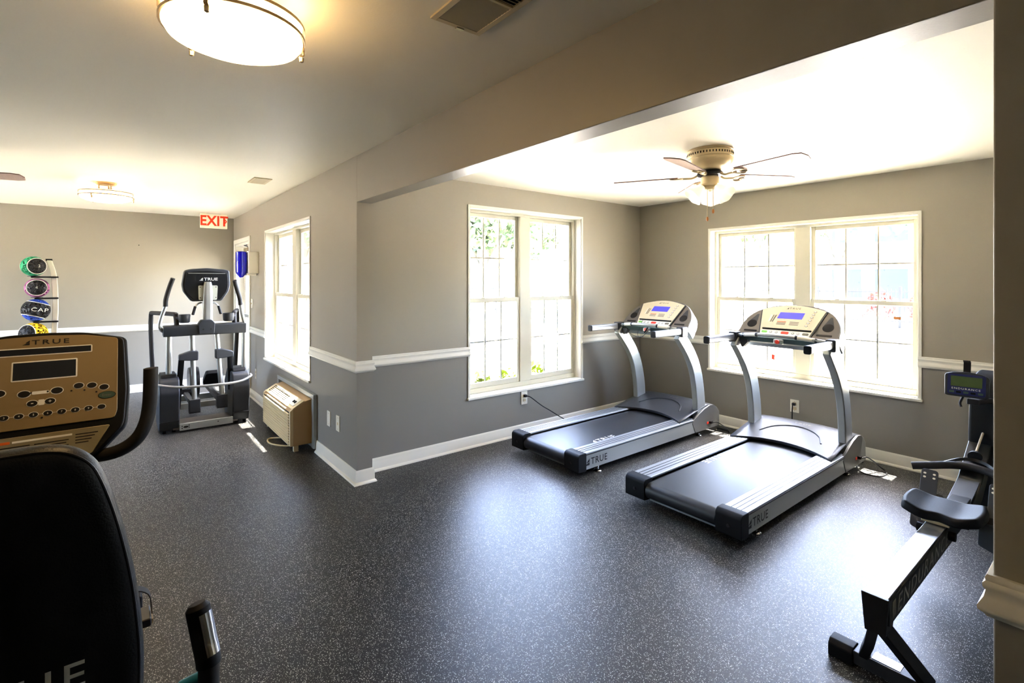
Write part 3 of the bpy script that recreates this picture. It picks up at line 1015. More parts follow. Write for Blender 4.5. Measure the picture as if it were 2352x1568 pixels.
# neck, flywheel housing and monitor
MB().prism([(3.28, 0.290), (3.60, 0.350), (3.98, 0.545), (3.96, 0.635), (3.60, 0.445), (3.28, 0.380)], 'x', rx - 0.050, rx + 0.050).build('neck', M['blackm'], ro, bevel=0.004)
MB().strip([(rx, 3.30, 0.389), (rx, 3.58, 0.446)], (1, 0, 0), 0.085, 0.006).build('neck_plate', M['hood'], ro)
hs = rounded([(3.86, 0.60), (3.90, 0.86), (4.02, 0.96), (4.22, 0.97), (4.46, 0.80), (4.52, 0.45), (4.42, 0.16), (4.15, 0.10), (3.95, 0.30)], 0.06)
MB().prism(hs, 'x', rx - 0.052, rx + 0.13).build('flywheel_housing', M['black'], ro, bevel=0.015)
MB().lathe([(0, 0), (0.20, 0), (0.205, 0.010), (0.16, 0.022), (0, 0.026)], (rx + 0.128, 4.20, 0.50), 32, 'x').build('flywheel_cover', M['hood'], ro)
MB().tube(catmull([(rx + 0.10, 3.95, 0.80), (rx + 0.12, 4.05, 0.99), (rx + 0.10, 4.25, 0.985)], 6), 0.014, 10).build('cover_trim', M['alu'], ro)
MB().strip([(rx, 4.20, 0.16), (rx, 4.32, 0.05)], (1, 0, 0), 0.05, 0.05).build('front_leg', M['blackm'], ro)
MB().box(rx - 0.24, rx + 0.24, 4.28, 4.36, 0.0, 0.06).build('front_foot', M['dgrey'], ro, bevel=0.006)
MB().strip([(rx + 0.012, 3.60, 0.865), (rx + 0.02, 3.72, 0.855), (rx + 0.03, 3.98, 0.82)], (1, 0, 0), 0.05, 0.03).build('monitor_arm', M['blackm'], ro, bevel=0.004)
mo = Vector((rx - 0.012, 3.585, 0.955))
U, V = Vector((1, 0.06, 0)).normalized(), Vector((0, 0.15, 0.99)).normalized()
mon = MB().plate(rounded([(-0.088, -0.062), (-0.075, -0.066), (0.080, -0.066), (0.090, -0.055), (0.092, 0.045), (0.06, 0.062), (0, 0.069), (-0.06, 0.062), (-0.090, 0.050)], 0.012), mo, U, V, -0.030, 0.0).build('monitor', M['dgrey'], ro, bevel=0.005)
MB().plate(rounded([(-0.076, -0.056), (0.078, -0.056), (0.078, 0.054), (-0.076, 0.054)], 0.010), mo, U, V, 0.0, 0.003).build('monitor_face', M['navy'], mon)
MB().plate([(-0.062, -0.012), (0.064, -0.012), (0.064, 0.042), (-0.062, 0.042)], mo, U, V, 0.0, 0.0045).build('monitor_screen', M['lcdgreen'], mon)
wv = U.cross(V)
text('lettering', 'ENDURANCE', 0.0095, M['whiteprint'], mon, mo + V * -0.0235 + wv * 0.003, U, V, depth=0.0008, sx=1.2, space=1.3)
for k in range(5):
    q = -0.058 + 0.029 * k
    MB().plate(rounded([(q - 0.010, -0.048), (q + 0.010, -0.048), (q + 0.010, -0.037), (q - 0.010, -0.037)], 0.003), mo, U, V, 0.002, 0.005).build('button', M['black'] if k in (1, 3) else M['tealbtn'], mon)
MB().strip([mo + V * 0.055 - wv * 0.02, mo + V * 0.120 - wv * 0.02, mo + V * 0.128 + wv * 0.004], U, 0.030, 0.004).build('phone_hook', M['blackm'], mon)
MB().tube(catmull([(rx - 0.028, 3.60, 0.885), (rx - 0.036, 3.58, 0.855), (rx - 0.030, 3.575, 0.835)], 4), 0.006, 8).build('handle_hook', M['blackm'], mon)
# pull handle and cord
hb = catmull([(-0.828, 3.580, 0.456), (-0.75, 3.605, 0.474), (-0.66, 3.645, 0.492), (-0.583, 3.660, 0.498), (-0.50, 3.645, 0.492), (-0.42, 3.605, 0.474), (-0.34, 3.580, 0.456)], 4)
hn = MB().tube(hb, 0.0205, 14).build('pull_handle', M['foam'], ro, bevel=0.0)
MB().strip(catmull([(-0.70, 3.640, 0.495), (-0.64, 3.690, 0.520), (-0.583, 3.705, 0.528), (-0.525, 3.690, 0.520), (-0.465, 3.640, 0.495)], 4), (0, 0.3, 0.95), 0.016, 0.012).build('handle_yoke', M['blackm'], hn)
MB().lathe([(0.014, -0.012), (0.030, -0.012), (0.030, 0.012), (0.014, 0.012)], (-0.583, 3.735, 0.540), 18, 'y').build('handle_swivel', M['black'], hn)
MB().tube([(-0.583, 3.73, 0.545), (-0.560, 4.00, 0.74)], 0.006, 8).build('pull_cord', M['rope'], ro)
for s in (-1, 1):
    MB().lathe([(0, -0.014), (0.022, -0.014), (0.022, 0.014), (0, 0.014)], (rx + s * 0.19, 2.31, 0.036), 14, 'x')

# ------------------------------------------------------------------ elliptical trainer
el = thing('elliptical_trainer', 'grey elliptical trainer with tall console and swinging arms near the exit door', 'elliptical', (-6.5, 0.76, 0))
YM = 0.765
for nm, y0, y1 in (('side_tower', 0.345, 0.515), ('side_tower', 0.978, 1.140)):
    side = [(-6.42, 0.03), (-5.98, 0.03), (-5.955, 0.12), (-5.935, 0.40), (-5.975, 0.520), (-6.05, 0.545), (-6.30, 0.555), (-6.46, 0.40)]
    tw = MB().prism(rounded(side, 0.02), 'y', y0, y1).build('side_tower', M['dgrey'], el, bevel=0.014, seg=3)
    MB().prism([(-6.30, 0.545), (-6.04, 0.545), (-6.06, 0.572), (-6.28, 0.572)], 'y', y0 + 0.02, y1 - 0.02).build('tower_cap', M['black'], tw, bevel=0.006)
    MB().prism([(-5.958, 0.115), (-5.945, 0.118), (-5.945, 0.128), (-5.958, 0.128)], 'y', y0 + 0.006, y1 - 0.006).build('tower_seam', M['blackm'], tw)
    for k in (0, 1):
        MB().lathe([(0, -0.014), (0.020, -0.014), (0.020, 0.014), (0, 0.014)], (-6.02 - 0.02 * k, y0 + 0.045 + 0.08 * k, 0.020), 14, 'y').build('caster', M['black'], tw)
MB().tube(catmull([(-6.02, 0.325, 0.505), (-5.93, 0.345, 0.497), (-5.86, 0.50, 0.472), (-5.83, 0.765, 0.462), (-5.86, 1.02, 0.462), (-5.94, 1.145, 0.492), (-6.02, 1.160, 0.500)], 5), 0.0125, 12).build('front_bumper_bar', M['alu'], el)
fr = MB().box(-5.975, -5.945, 0.512, 0.980, 0.022, 0.088).build('front_cross_frame', M['silver'], el, bevel=0.003)
for y, z in ((0.533, 0.065), (0.533, 0.045), (0.592, 0.068), (0.592, 0.048), (0.845, 0.062)):
    MB().lathe([(0, 0), (0.0055, 0), (0.0055, 0.001), (0, 0.001)], (-5.9448, y, z), 10, 'x').build('bolt_hole', M['dark'], fr)
MB().prism(ell(0.565, 0.055, 0.022, 0.010, 14), 'x', -5.945, -5.9438).build('oval_port', M['dark'], fr)
for y0, y1 in ((0.40, 0.46), (1.03, 1.09)):
    MB().box(-7.45, -6.0, y0, y1, 0.03, 0.09).build('side_frame', M['dgrey'], el, bevel=0.005)
MB().box(-6.30, -5.975, 0.46, 1.03, 0.030, 0.062).build('deck_plate', M['shell'], el, bevel=0.003)
MB().box(-6.60, -6.55, 0.46, 1.03, 0.10, 0.16).build('cross_member', M['silver'], el, bevel=0.004)
MB().box(-7.45, -7.38, 0.40, 1.09, 0.02, 0.09).build('rear_cross_frame', M['silver'], el, bevel=0.004)
for y in (0.435, 1.118):
    MB().tube([(-6.13, y, 0.55), (-6.10, y, 0.97)], 0.026, 16).build('upright_post', M['silver'], el)
cb = MB().prism(rounded([(-6.17, 0.955), (-6.045, 0.950), (-6.035, 1.055), (-6.16, 1.062)], 0.012), 'y', 0.385, 1.125).build('cross_beam', M['dgrey'], el, bevel=0.006)
MB().prism(rounded([(0.685, 0.965), (0.822, 0.965), (0.828, 1.070), (0.800, 1.108), (0.708, 1.108), (0.680, 1.070)], 0.010), 'x', -6.12, -6.015).build('center_block', M['dgrey'], el, bevel=0.006)
for y in (0.722, 0.790):
    MB().lathe([(0, 0), (0.008, 0), (0.008, 0.002), (0, 0.002)], (-6.0155, y, 1.012), 12, 'x').build('bolt_hole', M['dark'], cb)
colp = rounded([(-0.042, -0.03), (-0.018, -0.036), (0.018, -0.036), (0.042, -0.03), (0.042, 0.03), (-0.042, 0.03)], 0.006)
m = MB()
vs = []
for z, k, xx in ((1.09, 1.0, -6.08), (1.30, 1.0, -6.085), (1.46, 0.9, -6.09), (1.50, 0.7, -6.10)):
    for a, b in colp:
        vs.append((xx - b, YM + 0.005 + a * k, z))
n = len(colp)
fs = [list(range(n)), list(range(3 * n, 4 * n))]
for i in range(3):
    for k in range(n):
        fs.append((i * n + k, i * n + (k + 1) % n, (i + 1) * n + (k + 1) % n, (i + 1) * n + k))
m.add(vs, fs).build('console_column', M['silver'], el, bevel=0.003)
# console seen from behind
out = rounded([(0.566, 1.618), (0.62, 1.634), (0.77, 1.645), (0.92, 1.634), (0.975, 1.620), (0.984, 1.47), (0.970, 1.400), (0.905, 1.297), (0.628, 1.297), (0.558, 1.400), (0.545, 1.47)], 0.02)
co = MB().prism(out, 'x', -6.20, -6.115).build('console_housing', M['hood'], el, bevel=0.012, seg=3)
inn = [(YM + (a - YM) * 0.90, 1.47 + (b - 1.47) * 0.86 - 0.006) for a, b in out]
MB().prism(inn, 'x', -6.1160, -6.098).build('console_back_cover', M['black'], co, bevel=0.006)
MB().box(-6.105, -6.094, 0.60, 0.935, 1.586, 1.592).build('cover_groove', M['silver'], co)
pl = MB().prism(rounded([(0.690, 1.310), (0.855, 1.310), (0.862, 1.462), (0.686, 1.462)], 0.014), 'x', -6.099, -6.090).build('mounting_plate', M['lightgrey'], co, bevel=0.002)
for y in (0.703, 0.845):
    for z in (1.335, 1.445):
        MB().lathe([(0, 0), (0.005, 0), (0.005, 0.003), (0, 0.003)], (-6.0905, y, z), 10, 'x').build('screw', M['dark'], pl)
text('logo', 'TRUE', 0.030, M['whiteprint'], co, (-6.0975, 0.778, 1.528), (0, 1, 0), (0, 0, 1), depth=0.001, bold=0.012, sx=1.25, logo=True)
# pedal arms
for s, (ya, yb, zb) in ((-1, (0.630, 0.645, 0.305)), (1, (0.850, 0.890, 0.322))):
    MB().tube([(-6.09, ya, 0.965), (-6.02, yb, zb)], 0.0235, 16).build('swing_post', M['silver'], el)
    MB().box(-6.075, -5.975, yb - 0.048, yb + 0.048, zb - 0.128, zb + 0.004).build('pivot_block', M['dgrey'], el, bevel=0.006)
    MB().prism(rounded([(yb - 0.048 if s < 0 else yb - 0.052, zb - 0.128), (yb + 0.05, zb - 0.128), (yb + 0.05, zb - 0.134), (yb - 0.05, zb - 0.134)], 0.002), 'x', -6.07, -5.98).build('block_base', M['blackm'], el)
    yo = yb + s * 0.095
    yk = (ya + yb) / 2
    kp = [(yk - s * 0.040, 0.700), (yk - s * 0.042, 0.795), (yk + s * 0.02, 0.800), (yk + s * 0.125, 0.765), (yk + s * 0.128, 0.712), (yk + s * 0.02, 0.700)]
    MB().prism(rounded(kp, 0.014), 'x', -6.085, -5.995).build('knuckle', M['hood'], el, bevel=0.010, seg=3)
    MB().tube([(-6.06, yk + s * 0.100, 0.72), (-6.16, yk + s * 0.125, 0.20 if s < 0 else 0.34)], 0.024, 12, sq=(0.026, 0.016, 4)).build('linkage_bar', M['black'], el)
    MB().box(-7.30, -6.06, yb - 0.022, yb + 0.022, zb - 0.105, zb - 0.06).build('pedal_arm', M['blackm'], el, bevel=0.004)
# pedals
for (px, py, pz, tilt) in ((-6.62, 0.885, 0.42, 34), (-6.95, 0.62, 0.24, 12)):
    rt = Matrix.Rotation(R(-tilt), 3, 'Y')
    o = Vector((px, py, pz))
    U = Vector((0, 1, 0))
    V = rt @ Vector((-1, 0, 0))
    pe = MB().plate(rounded([(-0.085, -0.17), (0.085, -0.17), (0.095, 0.05), (0.062, 0.17), (-0.062, 0.17), (-0.095, 0.05)], 0.025), o, U, V, -0.045, 0.0).build('pedal', M['black'], el, bevel=0.006)
    MB().plate(rounded([(-0.070, -0.15), (0.070, -0.15), (0.078, 0.04), (0.050, 0.15), (-0.050, 0.15), (-0.078, 0.04)], 0.02), o, U, V, 0.0, 0.004).build('pedal_tread', M['hood'], pe)
    for q in (-0.10, -0.05, 0.0, 0.05, 0.10):
        MB().plate([(-0.055, q), (0.055, q), (0.055, q + 0.012), (-0.055, q + 0.012)], o, U, V, 0.004, 0.007).build('tread_rib', M['blackm'], pe)
# swinging upper arms
for s in (-1, 1):
    if s < 0:
        a = [(-6.02, 0.463, 1.535), (-6.04, 0.440, 1.46), (-6.06, 0.408, 1.33), (-6.065, 0.404, 1.255)]
        b = [(-6.065, 0.404, 1.255), (-6.07, 0.372, 1.15), (-6.07, 0.357, 1.07), (-6.08, 0.372, 1.02), (-6.10, 0.40, 1.00)]
    else:
        a = [(-6.02, 1.008, 1.515), (-6.04, 1.026, 1.45), (-6.06, 1.062, 1.33), (-6.065, 1.073, 1.250)]
        b = [(-6.065, 1.073, 1.250), (-6.07, 1.090, 1.15), (-6.07, 1.108, 1.06), (-6.09, 1.10, 1.02)]
    MB().tube(catmull(a, 5), 0.021, 14).build('arm_grip', M['foam'], el)
    MB().tube(catmull(b, 5), 0.0165, 12).build('swing_arm', M['silver'], el)
    yc = YM + s * 0.198
    cp = MB().lathe([(0, 0), (0.040, 0), (0.050, 0.012), (0.056, 0.085), (0.050, 0.085), (0.044, 0.020), (0, 0.018)], (-6.10, yc, 1.082), 22).build('cup_holder', M['dgrey'], el)
    yr = YM + s * 0.262
    MB().tube([(-6.10, yc + s * 0.03, 1.13), (-6.16, yr, 1.13)], 0.018, 10).build('holder_arm', M['black'], cp)
    rp = [(-6.14, yr, 1.05), (-6.15, yr, 1.10), (-6.18, yr + s * 0.005, 1.150), (-6.24, yr + s * 0.015, 1.165), (-6.90, YM + s * 0.415, 1.150), (-6.97, YM + s * 0.430, 1.140), (-7.0, YM + s * 0.434, 1.09), (-7.0, YM + s * 0.434, 0.9), (-7.02, YM + s * 0.40, 0.05)]
    MB().tube(catmull(rp, 4), 0.023, 14).build('handrail', M['foam'], el)
    gp = [(-6.12, YM + s * 0.045, 1.285), (-6.11, YM + s * 0.080, 1.272), (-6.10, YM + s * 0.110, 1.235)]
    MB().tube(catmull(gp, 4), 0.009, 10).build('pulse_grip_bar', M['silver'], el)
    MB().tube([(-6.10, YM + s * 0.105, 1.243), (-6.06, YM + s * 0.150 + (0.02 if s < 0 else -0.03), 1.165)], 0.013, 12).build('pulse_grip', M['black'], el)
MB().lathe([(0, -0.05), (0.18, -0.05), (0.19, 0.0), (0.18, 0.05), (0, 0.05)], (-7.25, 0.765, 0.27), 28, 'y').build('flywheel_cover', M['blackm'], el)

# ------------------------------------------------------------------ recumbent bike
bk = thing('recumbent_bike', 'black recumbent exercise bike with tall padded backrest and gold console in the left foreground', 'exercise bike', (-1.9, -0.176, 0))
YB = -0.176
half = [(0.0, 1.148), (0.06, 1.146), (0.105, 1.132), (0.140, 1.100), (0.160, 1.055), (0.182, 0.98), (0.202, 0.89), (0.220, 0.78), (0.232, 0.66), (0.236, 0.56), (0.230, 0.47), (0.20, 0.44), (0.0, 0.43)]
hc = [tuple(p)[:2] for p in catmull([(a, b, 0) for a, b in half], 4)]
full = hc + [(-a, b) for a, b in hc[-2:0:-1]]
XS = -1.55


def ring(k, x):
    return [(x + 0.10 * (0.80 - z) * -0.5, YB + a * k, 0.79 + (z - 0.79) * (1 - (1 - k) * 0.6)) for a, z in full]


n = len(full)
layers = [(0.80, XS + 0.034), (0.94, XS + 0.030), (0.985, XS + 0.016), (1.0, XS), (0.985, XS - 0.018), (0.93, XS - 0.034), (0.78, XS - 0.045)]
m = MB()
vs = []
for k, x in layers:
    vs += ring(k, x)
fs = [list(range(n)), list(range(len(vs) - n, len(vs)))]
for i in range(len(layers) - 1):
    for k in range(n):
        fs.append((i * n + k, i * n + (k + 1) % n, (i + 1) * n + (k + 1) % n, (i + 1) * n + k))
bkr = m.add(vs, fs).build('backrest', M['vinylblk'], bk, smooth=60)
pts = ring(0.955, XS + 0.0265)
m = MB().tube(pts + [pts[0]], 0.0035, 8, cap=False)
m.build('piping', M['vinylblk'], bkr)
text('logo', 'TRUE', 0.062, M['whiteprint'], bkr, (-1.5145 + 0.008, YB + 0.004, 0.622), (0, 1, 0), (0.05, 0, 1), depth=0.003, bold=0.008, space=1.25)
MB().prism(rounded([(-2.06, 0.47), (-1.98, 0.515), (-1.60, 0.50), (-1.56, 0.44), (-1.98, 0.43)], 0.02), 'y', YB - 0.215, YB + 0.215).build('seat_cushion', M['vinylblk'], bk, bevel=0.02, seg=3)
MB().box(-1.95, -1.58, YB - 0.12, YB + 0.12, 0.36, 0.43).build('seat_carriage', M['black'], bk, bevel=0.01)
MB().strip([(-1.60, YB, 0.40), (-1.56, YB, 0.60), (-1.585, YB, 0.95)], (0, 1, 0), 0.10, 0.03).build('backrest_bracket', M['blackm'], bk)
MB().box(-2.65, -1.25, YB - 0.05, YB + 0.05, 0.20, 0.32).build('main_beam', M['silver'], bk, bevel=0.01)
MB().strip([(-1.30, YB, 0.24), (-1.25, YB, 0.06)], (0, 1, 0), 0.08, 0.08).build('rear_post', M['silver'], bk)
MB().box(-1.30, -1.20, YB - 0.28, YB + 0.28, 0.0, 0.07).build('rear_foot', M['black'], bk, bevel=0.01)
MB().box(-2.95, -2.85, YB - 0.28, YB + 0.28, 0.0, 0.07).build('front_foot', M['black'], bk, bevel=0.01)
MB().prism(rounded([(-2.92, 0.05), (-2.35, 0.05), (-2.30, 0.30), (-2.40, 0.58), (-2.62, 0.66), (-2.86, 0.58), (-2.96, 0.30)], 0.06), 'y', YB - 0.085, YB + 0.085).build('drive_shroud', M['dgrey'], bk, bevel=0.015)
MB().strip([(-2.60, YB, 0.60), (-2.45, YB, 0.80), (-2.30, YB, 0.97)], (0, 1, 0), 0.10, 0.07).build('console_mast', M['black'], bk, bevel=0.01)
for s, (px, pz) in ((1, (-2.42, 0.205)), (-1, (-2.72, 0.42))):
    MB().strip([(-2.57, YB + s * 0.105, 0.32), (px, YB + s * 0.115, pz)], (0, 1, 0), 0.022, 0.035).build('crank_arm', M['chrome'], bk, bevel=0.004)
    pd = MB().box(px - 0.052, px + 0.052, YB + s * 0.215 - 0.075, YB + s * 0.215 + 0.075, pz - 0.016, pz + 0.016).build('pedal', M['blackm'], bk, bevel=0.006)
    sp = [(px, YB + s * 0.215 - 0.07, pz + 0.015), (px, YB + s * 0.215 - 0.06, pz + 0.085), (px, YB + s * 0.215, pz + 0.125), (px, YB + s * 0.215 + 0.065, pz + 0.095), (px, YB + s * 0.215 + 0.078, pz + 0.015)]
    MB().strip(catmull(sp, 5), (1, 0, 0), 0.040, 0.004).build('pedal_strap', M['foam'], pd)
    MB().box(px - 0.045, px + 0.045, YB + s * 0.215 + 0.076, YB + s * 0.215 + 0.080, pz - 0.008, pz + 0.008).build('pedal_end_plate', M['nickel'], pd)
# side grips of the seat
for s in (1, -1):
    gp = [(-1.405, YB + s * 0.333, 0.735), (-1.385, YB + s * 0.345, 0.66), (-1.37, YB + s * 0.352, 0.60), (-1.40, YB + s * 0.345, 0.50), (-1.50, YB + s * 0.30, 0.41), (-1.62, YB + s * 0.12, 0.395)]
    cc = catmull(gp, 6)
    MB().tube(cc, 0.0225, 16).build('seat_handle', M['foam'], bk)
    g = cc[:12]
    gr = MB().tube([g[0] + (g[0] - g[1]).normalized() * 0.010] + g, 0.026, 18, rs=[0.018] + [0.026] * (len(g) - 1) + [0.0265]).build('seat_handle_grip', M['black'], bk, bevel=0.002)
    # metal pulse contact set into the grip, facing up and outward
    vs, fs = [], []
    seg = cc[1:10]
    for i, p in enumerate(seg):
        tg = (cc[i + 2] - cc[i]).normalized()
        d0 = Vector((0.62, 0.70 * s, 0.40))
        d0 = (d0 - tg * d0.dot(tg)).normalized()
        d1 = tg.cross(d0)
        for k in range(7):
            a = R(-52 + 104 * k / 6)
            vs.append(p + (d0 * math.cos(a) + d1 * math.sin(a)) * 0.0272)
    for i in range(len(seg) - 1):
        for k in range(6):
            a = i * 7 + k
            fs.append((a, a + 1, a + 8, a + 7))
    MB().add(vs, fs).build('pulse_contact', M['chrome'], gr)
MB().tube([(-1.40, YB + 0.345, 0.568), (-1.41, YB + 0.295, 0.560)], 0.016, 14, rs=[0.016, 0.012]).build('recline_lever', M['teal'], bk, bevel=0.004)
# console
CB = Vector((-2.190, YB, 1.040))
U = Vector((0, 1, 0))
V = Vector((-0.33, 0, 0.944)).normalized()
W = U.cross(V)
shl = rounded([(-0.214, -0.02), (-0.125, -0.115), (0.125, -0.115), (0.214, -0.02), (0.222, 0.10), (0.214, 0.292), (0.10, 0.318), (0, 0.322), (-0.10, 0.318), (-0.214, 0.292), (-0.222, 0.10)], 0.02)
MB().plate(shl, CB, U, V, -0.085, -0.012).build('console_shell', M['black'], bk, bevel=0.012, seg=3)
s2 = [(a * 0.955, b * 0.985) for a, b in shl]
MB().plate(s2, CB, U, V, -0.014, 0.004).build('console_bezel', M['black'], bk, bevel=0.006)
gp = [(-0.178, 0.006), (0.178, 0.006), (0.186, 0.03), (0.188, 0.285), (0.10, 0.302), (0, 0.306), (-0.10, 0.302), (-0.188, 0.285), (-0.186, 0.03)]
gd = MB().plate(rounded(gp, 0.010), CB, U, V, 0.002, 0.008).build('display_panel', M['gold'], bk, bevel=0.002)


def bp(poly, name, mat, h=0.0092, par=None):
    return MB().plate(poly, CB, U, V, 0.006, h).build(name, M[mat], par or gd, smooth=0)


def rect(a, b, c_, d_):
    return [(a, c_), (b, c_), (b, d_), (a, d_)]


text('logo', 'TRUE', 0.0155, M['blackprint'], gd, CB + V * 0.284 + W * 0.008, U, V, depth=0.001, bold=0.01, sx=1.5, space=1.3, logo=True)
bp(rounded(rect(-0.118, 0.118, 0.240, 0.266), 0.004), 'screen_outline', 'whiteprint', 0.0086)
bp(rect(-0.115, 0.115, 0.243, 0.263), 'message_screen', 'lcdoff')
bp(rounded(rect(-0.080, 0.080, 0.158, 0.222), 0.004), 'screen_outline', 'whiteprint', 0.0086)
bp(rect(-0.076, 0.076, 0.162, 0.218), 'screen', 'lcdoff')
btn = [(-0.145, 0.122, 1.15), (-0.105, 0.125, 1.15), (-0.048, 0.116, 1.15), (0.030, 0.118, 1.15), (0.084, 0.127, 1.0), (0.118, 0.124, 1.0), (0.150, 0.114, 1.0), (-0.028, 0.084, 1.0), (0.014, 0.086, 1.0)]
for k in range(10):
    btn.append((-0.158 + 0.0335 * k, 0.048 + 0.00 * k, 0.85))
for a, b, k in btn:
    bp(ell(a, b, 0.0145 * k, 0.0108 * k, 20), 'button_rim', 'whiteprint', 0.0086)
    bp(ell(a, b, 0.0125 * k, 0.0090 * k, 20), 'button', 'blackprint', 0.0094)
bp(rounded(rect(-0.030, 0.012, 0.112, 0.122), 0.004), 'caption_print', 'whiteprint', 0.0084)
bp(rounded(rect(-0.014, 0.001, 0.076, 0.094), 0.003), 'caption_print', 'whiteprint', 0.0084)
bp(rect(-0.150, 0.140, 0.0475, 0.0485), 'button_line', 'whiteprint', 0.0084)
bp(ell(0.158, 0.086, 0.024, 0.0125, 24), 'enter_button_rim', 'blackprint', 0.0088)
bp(ell(0.158, 0.086, 0.022, 0.0112, 24), 'enter_button', 'tealbtn', 0.0096)
text('button_text', 'Enter', 0.008, M['greyprint'], gd, CB + U * 0.158 + V * 0.086 + W * 0.0096, U, V, depth=0.0006)
text('button_text', '-', 0.0022, M['whiteprint'], gd, CB + U * -0.028 + V * 0.084 + W * 0.0094, U, V, depth=0.0006)
text('button_text', '+', 0.008, M['whiteprint'], gd, CB + U * 0.014 + V * 0.086 + W * 0.0094, U, V, depth=0.0006)
for k in range(9):
    text('button_text', str(k + 1), 0.006, M['whiteprint'], gd, CB + U * (-0.158 + 0.0335 * k) + V * 0.048 + W * 0.0094, U, V, depth=0.0006)
for a, b in ((-0.158, 0.105), (-0.118, 0.108), (0.070, 0.112), (0.103, 0.110), (0.134, 0.100), (-0.028, 0.118), (0.012, 0.118), (0.0, 0.036)):
    bp(ell(a - 0.004, b, 0.0028, 0.0024, 10), 'indicator_dot', 'blackprint', 0.0094)
# warning tray below
tr = MB().plate(rounded([(-0.120, -0.100), (0.120, -0.100), (0.168, -0.014), (-0.168, -0.014)], 0.008), CB, U, V, 0.002, 0.007).build('warning_panel', M['goldlow'], bk, bevel=0.002)


def wl(a, b, v0, hgt, mat='greyprint'):
    MB().plate(rect(a, b, v0, v0 + hgt), CB, U, V, 0.005, 0.0076).build('warning_text', M[mat], tr, smooth=0)


wl(-0.118, -0.075, -0.034, 0.008, 'orangeprint')
wl(-0.070, 0.070, -0.033, 0.006, 'whiteprint')
for k in range(5):
    wl(-0.110, -0.030, -0.046 - 0.008 * k, 0.0028, 'blackprint')
    wl(-0.020, 0.062 - 0.006 * (k % 2), -0.046 - 0.008 * k, 0.0028, 'blackprint')
for k in range(4):
    wl(0.078, 0.135 - 0.008 * k, -0.034 - 0.009 * k, 0.0028, 'blackprint')
for s in (1, -1):
    hb = [(-2.26, YB + s * 0.04, 0.93), (-2.20, YB + s * 0.12, 0.925), (-2.17, YB + s * 0.185, 0.935), (-2.155, YB + s * 0.235, 0.968), (-2.15, YB + s * 0.262, 1.02), (-2.15, YB + s * 0.274, 1.09), (-2.15, YB + s * 0.277, 1.195), (-2.15, YB + s * 0.277, 1.212)]
    cc = catmull(hb, 6)
    MB().tube(cc, 0.0215, 16, rs=[0.0215] * (len(cc) - 1) + [0.014]).build('console_handlebar', M['foam'], bk)

# ------------------------------------------------------------------ medicine balls and rack
rk = thing('ball_rack', 'silver curved upright rack holding medicine balls against the far wall', 'rack', (-8.15, -0.55, 0))
pts = catmull([(-8.20, -0.60, 0.03), (-8.16, -0.575, 0.45), (-8.12, -0.555, 0.91), (-8.10, -0.545, 1.22), (-8.12, -0.560, 1.56), (-8.16, -0.605, 1.760)], 6)
post = MB().strip(pts, (0, 1, 0), 0.052, 0.060).build('upright_post', M['whitepl'], rk, bevel=0.006)
MB().strip([pts[-1] - Vector((0, 0, 0.012)), pts[-1] + Vector((0.0, -0.002, 0.012))], (0, 1, 0), 0.058, 0.064).build('post_cap', M['black'], post)
MB().box(-8.40, -7.85, -0.63, -0.57, 0, 0.04).build('base_bar', M['blackm'], rk, bevel=0.005)
MB().box(-8.22, -8.16, -0.95, -0.25, 0, 0.04).build('base_bar', M['blackm'], rk, bevel=0.005)


def ball(y, z, r, cm, kind, label):
    x = -8.08
    t = thing('medicine_ball', label, 'medicine ball', (x, y, z - r), group='medicine balls on the rack')
    # sphere split into coloured shell and black caps / band by face position
    n1, n2 = 40, 24
    vs, fs, mi = [], [], []
    for j in range(n2 + 1):
        th = PI * j / n2
        for i in range(n1):
            ph = 2 * PI * i / n1
            vs.append(Vector((math.sin(th) * math.cos(ph), math.sin(th) * math.sin(ph), math.cos(th))))
    ax = {'cap': Vector((0.86, 0.50, 0.03)), 'cap2': Vector((0.90, 0.05, 0.05)), 'band': Vector((-0.15, 0.30, 1.0)), 'cap3': Vector((0.75, -0.62, 0.1))}[kind].normalized()
    Rm = Vector((0, 0, 1)).rotation_difference(ax).to_matrix()
    m1, m2, m3 = MB(), MB(), MB()   # shell, first panel, second panel
    P = [(x, y, z)] * 0
    W3 = [Vector((x, y, z)) + (Rm @ v) * r for v in vs]
    for j in range(n2):
        th = 180.0 * (j + 0.5) / n2
        if kind.startswith('cap'):
            blk = th < 52 or th > 128
            ln = 50 < th < 54 or 126 < th < 130
        else:
            blk = 52 < th < 128
            ln = False
        tgt = (m2 if (th < 90 or kind == 'band') else m3) if blk else (m1 if (kind != 'band' or th < 90) else m3)
        for i in range(n1):
            a = j * n1 + i
            b = j * n1 + (i + 1) % n1
            q = [W3[a], W3[b], W3[b + n1], W3[a + n1]]
            tgt.add(q, [(0, 1, 2, 3)])

    def weld(mb_):
        o = mb_.build
        return mb_
    for mm, nm, mt in ((m1, 'shell', cm), (m2, 'panel', 'bblack'), (m3, 'shell' if kind == 'band' else 'panel', cm if kind == 'band' else 'bblack')):
        ob = mm.build(nm, M[mt], t, smooth=0)
        bm = bmesh.new()
        bm.from_mesh(ob.data)
        bmesh.ops.remove_doubles(bm, verts=bm.verts, dist=1e-5)
        bm.to_mesh(ob.data)
        bm.free()
        for p in ob.data.polygons:
            p.use_smooth = True
    for th in ((52.5, 127.5)):
        c0 = Vector((x, y, z)) + (Rm @ Vector((0, 0, math.cos(R(th))))) * r
        ptsr = [Vector((x, y, z)) + (Rm @ Vector((math.sin(R(th)) * math.cos(a), math.sin(R(th)) * math.sin(a), math.cos(R(th))))) * r for a in [2 * PI * k / 32 for k in range(33)]]
        MB().tube(ptsr, 0.0045, 6, cap=False).build('seam', M['whitepl'], t)
    return t, Vector((x, y, z)), ax


